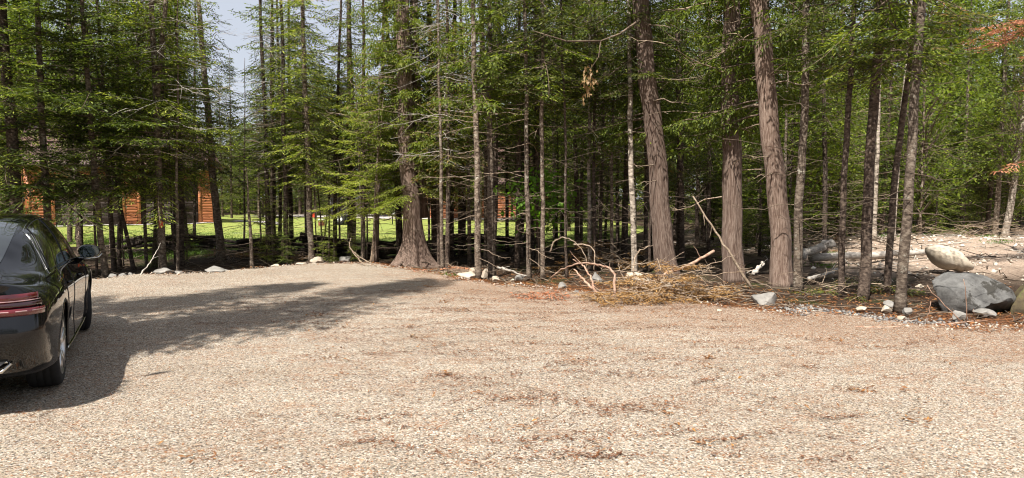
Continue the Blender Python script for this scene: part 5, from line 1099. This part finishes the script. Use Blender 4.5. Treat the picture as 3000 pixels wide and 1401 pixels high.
M['dark_lens'] = flat_mat('smoked_lens', (0.03, 0.004, 0.006), 0.06, 0, 0.6, coat=1.0)
M['pale_lens'] = flat_mat('pale_lamp_strip', (0.45, 0.28, 0.28), 0.15, 0, 0.5, coat=1.0)
M['black_trim'] = flat_mat('black_plastic', (0.012, 0.012, 0.013), 0.45)
M['mirror'] = flat_mat('mirror_glass', (0.10, 0.125, 0.145), 0.02, 1.0)
M['plate'] = flat_mat('licence_plate', (0.20, 0.18, 0.16), 0.5)
# stations along the car: y, then half outline (x, z) from the bottom centre up to the roof centre
ST = [
 (-1.02, [(0, .36), (.45, .36), (.62, .38), (.70, .48), (.72, .62), (.70, .76), (.66, .90), (.58, .965), (.46, .985), (.25, .99), (0, .99)]),
 (-.97, [(0, .31), (.52, .31), (.74, .34), (.80, .47), (.815, .62), (.80, .78), (.745, .915), (.66, .975), (.52, .995), (.28, 1.0), (0, 1.0)]),
 (-.86, [(0, .27), (.58, .27), (.83, .31), (.872, .46), (.885, .62), (.865, .80), (.79, .925), (.69, .978), (.54, 1.0), (.28, 1.008), (0, 1.01)]),
 (-.62, [(0, .24), (.62, .24), (.87, .28), (.905, .46), (.92, .64), (.90, .82), (.815, .94), (.70, .985), (.55, 1.012), (.28, 1.022), (0, 1.025)]),
 (-.38, [(0, .22), (.64, .22), (.88, .26), (.912, .46), (.928, .66), (.91, .83), (.825, .95), (.715, 1.02), (.58, 1.075), (.30, 1.09), (0, 1.095)]),
 (0.0, [(0, .20), (.64, .20), (.88, .24), (.915, .46), (.93, .66), (.912, .83), (.835, .955), (.735, 1.10), (.61, 1.215), (.32, 1.25), (0, 1.26)]),
 (.40, [(0, .18), (.66, .18), (.88, .22), (.905, .46), (.92, .66), (.905, .82), (.845, .95), (.745, 1.16), (.605, 1.315), (.33, 1.36), (0, 1.372)]),
 (.90, [(0, .17), (.70, .17), (.88, .20), (.895, .46), (.912, .66), (.902, .80), (.85, .935), (.75, 1.175), (.60, 1.355), (.33, 1.395), (0, 1.405)]),
 (1.5, [(0, .17), (.70, .17), (.88, .20), (.895, .46), (.912, .66), (.905, .79), (.855, .92), (.755, 1.165), (.60, 1.35), (.33, 1.395), (0, 1.405)]),
 (1.95, [(0, .17), (.70, .17), (.88, .20), (.90, .46), (.917, .66), (.91, .78), (.855, .905), (.765, 1.11), (.61, 1.28), (.34, 1.335), (0, 1.35)]),
 (2.35, [(0, .18), (.68, .18), (.88, .22), (.91, .46), (.925, .66), (.912, .78), (.85, .895), (.775, 1.01), (.65, 1.10), (.36, 1.15), (0, 1.165)]),
 (2.65, [(0, .19), (.64, .19), (.88, .24), (.915, .46), (.93, .66), (.912, .78), (.84, .88), (.75, .935), (.60, .96), (.33, .985), (0, .995)]),
 (3.05, [(0, .20), (.64, .20), (.87, .25), (.91, .46), (.925, .64), (.90, .75), (.81, .84), (.70, .885), (.55, .915), (.30, .94), (0, .945)]),
 (3.40, [(0, .22), (.60, .22), (.80, .26), (.86, .44), (.87, .60), (.83, .69), (.74, .765), (.63, .80), (.48, .825), (.25, .84), (0, .845)]),
 (3.62, [(0, .26), (.45, .26), (.58, .30), (.66, .42), (.66, .54), (.61, .62), (.54, .67), (.45, .69), (.34, .70), (.18, .71), (0, .71)]),
]
SY = np.array([s[0] for s in ST]); SP = np.array([s[1] for s in ST])      # (ns, 11, 2)
def catmull(x, xs, F):
    x = np.clip(np.asarray(x, float), xs[0], xs[-1]); i = np.clip(np.searchsorted(xs, x, side='right') - 1, 0, len(xs) - 2)
    h = xs[i + 1] - xs[i]; t = (x - xs[i]) / h
    m = np.zeros_like(F); m[1:-1] = (F[2:] - F[:-2]) / (xs[2:] - xs[:-2]).reshape(-1, *([1] * (F.ndim - 1))); m[0] = (F[1] - F[0]) / (xs[1] - xs[0]); m[-1] = (F[-1] - F[-2]) / (xs[-1] - xs[-2])
    e_ = lambda a: a.reshape(-1, *([1] * (F.ndim - 1)))
    t, h = e_(t), e_(h); a = 2 * t ** 3 - 3 * t ** 2 + 1
    return a * F[i] + (t ** 3 - 2 * t ** 2 + t) * h * m[i] + (1 - a) * F[i + 1] + (t ** 3 - t ** 2) * h * m[i + 1]
VK = np.arange(11.0)
SP[:, 7:, 1] += 0.05 * smooth(.99, 1.2, SP[:, 7:, 1])
def csurf(y, v):
    """car skin: points for arrays y (along) and v (round, 0 bottom .. 10 roof centre), right side"""
    y = np.asarray(y, float).ravel(); v = np.asarray(v, float).ravel()
    prof = catmull(y, SY, SP)                                             # (n, 11, 2)
    i = np.clip(v.astype(int), 0, 9); t = (v - i)[:, None]; r = np.arange(len(y))
    g = lambda k: prof[r, np.clip(k, 0, 10)]
    p0, p1, p2, p3 = g(i - 1), g(i), g(i + 1), g(i + 2)
    p0 = np.where((i == 0)[:, None], g(i), p0)
    q = 0.5 * ((2 * p1) + (-p0 + p2) * t + (2 * p0 - 5 * p1 + 4 * p2 - p3) * t ** 2 + (-p0 + 3 * p1 - 3 * p2 + p3) * t ** 3)
    rear = smooth(-0.55, -1.02, y); sh = -0.055 * np.exp(-((q[:, 1] - .62) / .14) ** 2) - 0.05 * np.exp(-((q[:, 1] - .99) / .035) ** 2) + 0.05 * np.exp(-((q[:, 1] - .34) / .1) ** 2)
    return np.stack([np.maximum(q[:, 0], 0), y + rear * sh, q[:, 1]], 1)
def cnorm(y, v):
    h = 1e-3; a = csurf(y, v); b = csurf(np.asarray(y) + h, v) - a; c = csurf(y, np.asarray(v) + h * 5) - a; n = np.cross(b, c); return unit(n) * 1.0
ux, uy = (-3.85 + 5.12), (8.64 - 6.12)
yaw = math.atan2(5.12 - 3.85, 8.64 - 6.12)                                  # heading to the left of straight ahead
r_ = np.array([math.cos(yaw), math.sin(yaw)]); CAR0 = np.array([-3.86, 6.10]) - r_ * 0.90
car = empty('parked_car', (CAR0[0], CAR0[1], 0.0), (0, 0, yaw), 'glossy black sedan parked on the gravel at the left edge, seen from behind', 'car')
yy = np.concatenate([np.linspace(-1.02, -.6, 22)[:-1], np.linspace(-.6, 2.6, 90)[:-1], np.linspace(2.6, 3.62, 30)]); vv = np.linspace(0, 10, 71)
A, B = np.meshgrid(yy, vv, indexing='ij'); R_ = csurf(A, B).reshape(len(yy), len(vv), 3); L_ = R_[:, ::-1] * np.array([-1, 1, 1])
full = np.concatenate([R_, L_[:, 1:-1]], 1); ny, nv = full.shape[:2]; full[:, 0, 0] = 0
i = np.arange(ny - 1)[:, None] * nv; j = np.arange(nv)[None]; j2 = (j + 1) % nv
Q = np.stack([i + j, i + j2, i + nv + j2, i + nv + j], -1).reshape(-1, 4); V = full.reshape(-1, 3)
k = len(vv); capR = [(a, nv - a - 1 + 1 - 0, 0, 0) for a in range(0)]
Tq = []
for row, fl_ in ((0, 1), (ny - 1, 0)):
    for a in range(0, k - 1):
        p, q, s, t = row * nv + a, row * nv + a + 1, row * nv + (nv - a - 1) % nv, row * nv + (nv - a) % nv
        quad = [p, q, s, t]
        quad = list(dict.fromkeys(quad))
        if len(quad) == 4: Tq.append(('q', quad if fl_ else quad[::-1]))
        elif len(quad) == 3: Tq.append(('t', quad if fl_ else quad[::-1]))
mb = MB(); mb.add(V, np.vstack([Q, np.array([q for c, q in Tq if c == 'q'])]), [q for c, q in Tq if c == 't'])
body = mb.build('body', M['paint'], car, True)
bm = bmesh.new(); bm.from_mesh(body.data); bmesh.ops.recalc_face_normals(bm, faces=bm.faces); bm.to_mesh(body.data); bm.free()
WY = (0.0, 2.84); WR = 0.338
cut = MB()
for y_ in WY:
    for s in (-1, 1): lathe(cut, [(.0005, .62), (.375, .62), (.375, 1.1), (.0005, 1.1)] if s > 0 else [(.0005, -1.1), (.375, -1.1), (.375, -.62), (.0005, -.62)], 0, y_, WR + .015, 'x', 48)
cme = cut.mesh('cut', M['black_trim']); bm = bmesh.new(); bm.from_mesh(cme); bmesh.ops.remove_doubles(bm, verts=bm.verts, dist=.002); bmesh.ops.recalc_face_normals(bm, faces=bm.faces); bm.to_mesh(cme); bm.free()
co = link('cut', cme); bo = body.modifiers.new('b', 'BOOLEAN'); bo.operation = 'DIFFERENCE'; bo.object = co; bo.solver = 'EXACT'
co.parent = car; bpy.context.view_layer.update()
new = bpy.data.meshes.new_from_object(body.evaluated_get(bpy.context.evaluated_depsgraph_get())); body.modifiers.clear(); body.data = new; bpy.data.objects.remove(co)
new.polygons.foreach_set('use_smooth', np.ones(len(new.polygons), bool))
try: new.set_sharp_from_angle(angle=math.radians(38))
except Exception: pass
def patch(name, ya, yb, va, vb, mat, off=0.004, n=18, m=14, both=True, parent=car, trim=None, thick=0.006):
    """piece lying on the skin; ya/yb: y limits at v=va and v=vb"""
    s, t = np.meshgrid(np.linspace(0, 1, n), np.linspace(0, 1, m), indexing='ij')
    v = va + (vb - va) * t; y = (ya[0] + (ya[1] - ya[0]) * s) * (1 - t) + (yb[0] + (yb[1] - yb[0]) * s) * t
    P = csurf(y, v); Nn = cnorm(y.ravel(), v.ravel()); Nn *= np.sign((Nn[:, 0] + 1e-6))[:, None] if vb < 9.9 else np.sign(Nn[:, 2])[:, None]
    out = []
    for sg in ((1, -1) if both else (1,)):
        mb = MB(); Vt = (P + Nn * off) * [sg, 1, 1]; Vb = (P + Nn * (off - thick)) * [sg, 1, 1]
        ii = np.arange(n - 1)[:, None] * m; jj = np.arange(m - 1)[None]; Qf = np.stack([ii + jj, ii + jj + 1, ii + m + jj + 1, ii + m + jj], -1).reshape(-1, 4)
        mb.add(Vt, Qf); o = mb.build(name, M[mat], parent, True); out.append(o)
        if trim:
            G = Vt.reshape(n, m, 3); loop = np.vstack([G[:, 0], G[-1, 1:], G[::-1, -1][1:], G[0, ::-1][1:]]); tb = MB(); tb.tube(loop, trim, 5); tb.build('window_trim', M['chrome' if trim > .0055 else 'black_trim'], o, True)
    return out
patch('window', (.02, 1.02), (.30, 1.02), 6.18, 7.85, 'glass', trim=.004)
patch('window', (1.10, 2.18), (1.10, 1.74), 6.18, 7.85, 'glass', trim=.004)
patch('quarter_window', (-.06, -.0), (.16, .22), 6.3, 7.7, 'glass', trim=.004)
# bright strip around the side glass
for sg in (1, -1):
    mb = MB(); y1 = np.linspace(-.10, 2.26, 30); lo = csurf(y1, np.full(30, 6.08)); y2 = np.linspace(2.26, 1.78, 10); y3 = np.linspace(1.78, .16, 26); y4 = np.linspace(.16, -.10, 10)
    up = np.vstack([csurf(y2, np.linspace(6.08, 7.97, 10)), csurf(y3, np.full(26, 7.97)), csurf(y4, np.linspace(7.97, 6.08, 10))])
    P = np.vstack([lo, up[1:]]); P[:, 0] += .005; mb.tube(P * [sg, 1, 1], .0024, 5); mb.build('window_trim', M['chrome'], car, True)
# rear and front screens (whole width)
def screen(name, y0a, y1a, v0):
    n, m = 16, 22; s, t = np.meshgrid(np.linspace(0, 1, n), np.linspace(-1, 1, m), indexing='ij'); v = 10 - np.abs(t) * (10 - v0); y = y0a + (y1a - y0a) * s + 0.07 * (1 - t ** 2) * (-1 if y0a < 0 else 1) * (1 - s)
    P = csurf(y, v); P[:, 0] *= np.sign(t.ravel()); P[:, 2] += .006
    mb = MB(); ii = np.arange(n - 1)[:, None] * m; jj = np.arange(m - 1)[None]; mb.add(P, np.stack([ii + jj, ii + jj + 1, ii + m + jj + 1, ii + m + jj], -1).reshape(-1, 4)); mb.build(name, M['glass'], car, True)
screen('rear_window', -.40, .34, 8.15); screen('windscreen', 2.48, 1.74, 8.1)
# lamps: bands that run round the tail corner at a given height
def outline(z, off, x_in=.22, y_end=-.56, n=26):
    ys = np.concatenate([np.linspace(y_end, -.86, 12), np.linspace(-.88, -1.02, 10)]); out = []
    vs = np.linspace(2.2, 7.4, 120)
    for y in ys:
        P = csurf(np.full(120, y), vs); kx = int(np.argmin(np.abs(P[:, 2] - z))); p = P[kx]; nn = cnorm([y], [vs[kx]])[0]; nn = nn * np.sign(nn[0] + 1e-6); nn[2] = 0; nn = nn / (np.linalg.norm(nn) + 1e-6); out.append([p[0] + nn[0] * off, p[1] + min(nn[1], 0) * off])
    xe, ye = out[-1]
    for x in np.linspace(xe - .03, x_in, 8): out.append([x, ye - off * .3])
    return np.array(out)
def band(name, z0, z1, mat, off, y_end=-.60, x_in=.2, both=True, parent=car):
    a, b = outline((z0 + z1) / 2, off, x_in, y_end), None
    for sg in ((1, -1) if both else (1,)):
        mb = MB(); V = []; n = len(a)
        for (x, y) in a:
            cx_, cy2 = x * .985, y + .012
            V += [(sg * x, y, z0), (sg * x, y, z1), (sg * cx_, cy2, z1), (sg * cx_, cy2, z0)]
        Qb = []
        for q in range(n - 1):
            for r in range(4): Qb.append((4 * q + r, 4 * q + (r + 1) % 4, 4 * q + 4 + (r + 1) % 4, 4 * q + 4 + r))
        Qb += [(0, 1, 2, 3), (4 * n - 4, 4 * n - 1, 4 * n - 2, 4 * n - 3)]
        mb.add(V, Qb); o = mb.build(name, M[mat], parent, False)
    return o
band('taillight', .845, .905, 'red_lens', .010, -.92); band('taillight', .750, .800, 'red_lens', .010, -.92)
band('taillight', .802, .843, 'dark_lens', .007, -.915)
band('light_strip', .851, .858, 'pale_lens', .013, -.925); band('light_strip', .778, .786, 'pale_lens', .013, -.925)
for sg in (1, -1):
    mb = MB(); mb.tube([(sg * .20, -1.035, .553), (sg * .40, -1.036, .553), (sg * .52, -1.030, .556)], [.008, .009, .006], 6); mb.build('reflector', M['red_lens'], car, True)
# lower bumper insert, plate, exhaust tips
def rear_plate(name, x0, x1, z0, z1, y, mat, th=.03, bev=.04):
    mb = MB(); V = [(x0, y, z0 + bev), (x0 + bev, y, z0), (x1 - bev * 2.0, y, z0), (x1, y, z0 + bev * 1.6), (x1 - bev * .6, y, z1), (x0, y, z1)]; n = 6
    V2 = V + [(a, b + th, c) for a, b, c in V]; mb.add(V2, [(k, (k + 1) % n, n + (k + 1) % n, n + k) for k in range(n)] + [(0, 1, 2, 3), (0, 3, 4, 5)]); return mb.build(name, M[mat], car)
rear_plate('bumper_insert', -.66, .66, .37, .535, -1.015, 'black_trim', .08); rear_plate('licence_plate', -.26, .26, .41, .53, -1.052, 'plate', .012, .006)
for sg in (1, -1):
    mb = MB(); rr = [(.46, .375), (.50, .35), (.62, .35), (.675, .405), (.65, .425), (.48, .425)]
    P = np.array([(sg * x, -1.0, z) for x, z in rr] + [(sg * rr[0][0], -1.0, rr[0][1])]); P = np.vstack([P, P[1:2]]); mb.tube(P, .014, 6); mb.build('exhaust_tip', M['chrome'], car, True)
mb = MB(); mb.box((0, -.90, .325), (1.0, .12, .07)); mb.build('diffuser', M['black_trim'], car)
# wheels
for y_ in WY:
    for s in (-1, 1):
        w = MB(); xo = s * .775; prof = [(.235, -.115), (.30, -.122), (.325, -.112), (.338, -.085), (.339, -.05), (.333, -.045), (.339, -.04), (.34, 0), (.333, .003), (.339, .008), (.339, .05), (.333, .053), (.338, .06), (.338, .085), (.325, .112), (.30, .122), (.235, .115)]
        lathe(w, prof, xo, y_, WR, 'x', 56); wheel = w.build('wheel', M['rubber'], car, True)
        if y_ > 1: wheel.matrix_local = Matrix.Translation((xo, y_, 0)) @ Matrix.Rotation(math.radians(11), 4, 'Z') @ Matrix.Translation((-xo, -y_, 0))
        w = MB(); lathe(w, [(.24, -.11), (.238, .10), (.248, .118), (.236, .12), (.225, .09), (.222, -.10)], xo, y_, WR, 'x', 56)
        f = s
        for k in range(5):
            for da in (-.17, .17):
                a = k * 2 * math.pi / 5 + .3; p0 = np.array([xo + f * .085, y_ + .05 * math.cos(a), WR + .05 * math.sin(a)]); p1 = np.array([xo + f * .108, y_ + .232 * math.cos(a + da), WR + .232 * math.sin(a + da)])
                w.tube([p0, (p0 + p1) / 2 + [f * .012, 0, 0], p1], [.026, .018, .02], 6)
        lathe(w, [(.0005, .10), (.05, .098), (.062, .08), (.062, .04)] if s > 0 else [(.062, -.04), (.062, -.08), (.05, -.098), (.0005, -.10)], xo, y_, WR, 'x', 24); w.build('rim', M['alu'], wheel, True)
        w = MB(); lathe(w, [(.0005, s * .02), (.16, s * .02), (.16, s * -.01), (.0005, s * -.01)], xo, y_, WR, 'x', 32); w.build('brake_disc', M['black_steel'], wheel, True)
# arch lips, sill strips, door seams, handles, mirrors
for sg in (1, -1):
    for y_ in WY:
        mb = MB(); an = np.linspace(-.25, math.pi + .25, 30); P = []
        for a in an:
            yq, zq = y_ + .378 * math.cos(a), WR + .015 + .378 * math.sin(a); vs = np.linspace(2, 5.6, 80); S_ = csurf(np.full(80, yq), vs); kx = int(np.argmin(np.abs(S_[:, 2] - zq))); P.append((sg * (S_[kx, 0] - .006), yq, zq))
        mb.tube(P, .012, 6); mb.build('arch_lip', M['paint'], car, True)
    mb = MB(); P = csurf(np.linspace(.42, 2.42, 14), np.full(14, 2.1)); P[:, 0] += .006; mb.tube(P * [sg, 1, 1], .008, 5); mb.build('sill_strip', M['chrome'], car, True)
    for (ya_, yb_) in ((.42, .36), (1.06, 1.06), (2.22, 2.3)):
        v_ = np.linspace(2.25, 6.0, 26); P = csurf(np.linspace(ya_, yb_, 26), v_); P[:, 0] += .0005; mb = MB(); mb.tube(P * [sg, 1, 1], .004, 4); mb.build('door_seam', M['black_trim'], car)
    for y_ in (.62, 1.62):
        P = csurf(np.linspace(y_ - .1, y_ + .1, 7), np.full(7, 5.05)); P[:, 0] += np.array([.004, .026, .032, .034, .032, .026, .004]); mb = MB(); mb.tube(P * [sg, 1, 1], .012, 8); mb.build('door_handle', M['paint'], car, True)
    # mirror: arm, shell and glass
    mb = MB(); base = csurf([2.02], [6.05])[0]; bs = base * [sg, 1, 1]
    n, m = 16, 12; V = []
    cx_, cy2, cz2 = sg * .985, 1.98, 1.01
    for a in np.linspace(0, math.pi, m):
        for b_ in np.linspace(0, 2 * math.pi, n, endpoint=False):
            r1 = math.sin(a) ** .55; V.append((cx_ + sg * .112 * r1 * math.cos(b_) , cy2 - .05 + .11 * (1 - math.cos(a)) * .8, cz2 + .075 * r1 * math.sin(b_) * (1.0 if math.sin(b_) < 0 else 1.0 - .18 * math.cos(b_))))
    Qm = [(p * n + q, p * n + (q + 1) % n, (p + 1) * n + (q + 1) % n, (p + 1) * n + q) for p in range(m - 1) for q in range(n)]
    mb.add(V, Qm); mb.tube([bs + [0, .02, -.01], bs + [sg * .08, .02, .03], (cx_ - sg * .05, cy2 + .03, cz2 - .04)], [.035, .028, .03], 8)
    mir = mb.build('mirror', M['paint'], car, True)
    mb = MB(); ang = np.linspace(0, 2 * math.pi, 28, endpoint=False); pts = [(cx_ + sg * .095 * math.copysign(abs(math.cos(a)) ** .75, math.cos(a)), cy2 - .056, cz2 + .060 * math.copysign(abs(math.sin(a)) ** .75, math.sin(a)) * (1 - .15 * math.cos(a))) for a in ang]
    mb.add(pts + [(cx_, cy2 - .056, cz2)], T=[(k, (k + 1) % 28, 28) for k in range(28)]); mb.build('mirror_glass', M['mirror'], mir)
    mb = MB(); mb.tube([(cx_ - sg * .10, cy2 - .058, cz2 - .068), (cx_, cy2 - .06, cz2 - .078), (cx_ + sg * .09, cy2 - .058, cz2 - .066), (cx_ + sg * .125, cy2 - .03, cz2 - .03)], .006, 5); mb.build('mirror_strip', M['chrome'], mir, True)
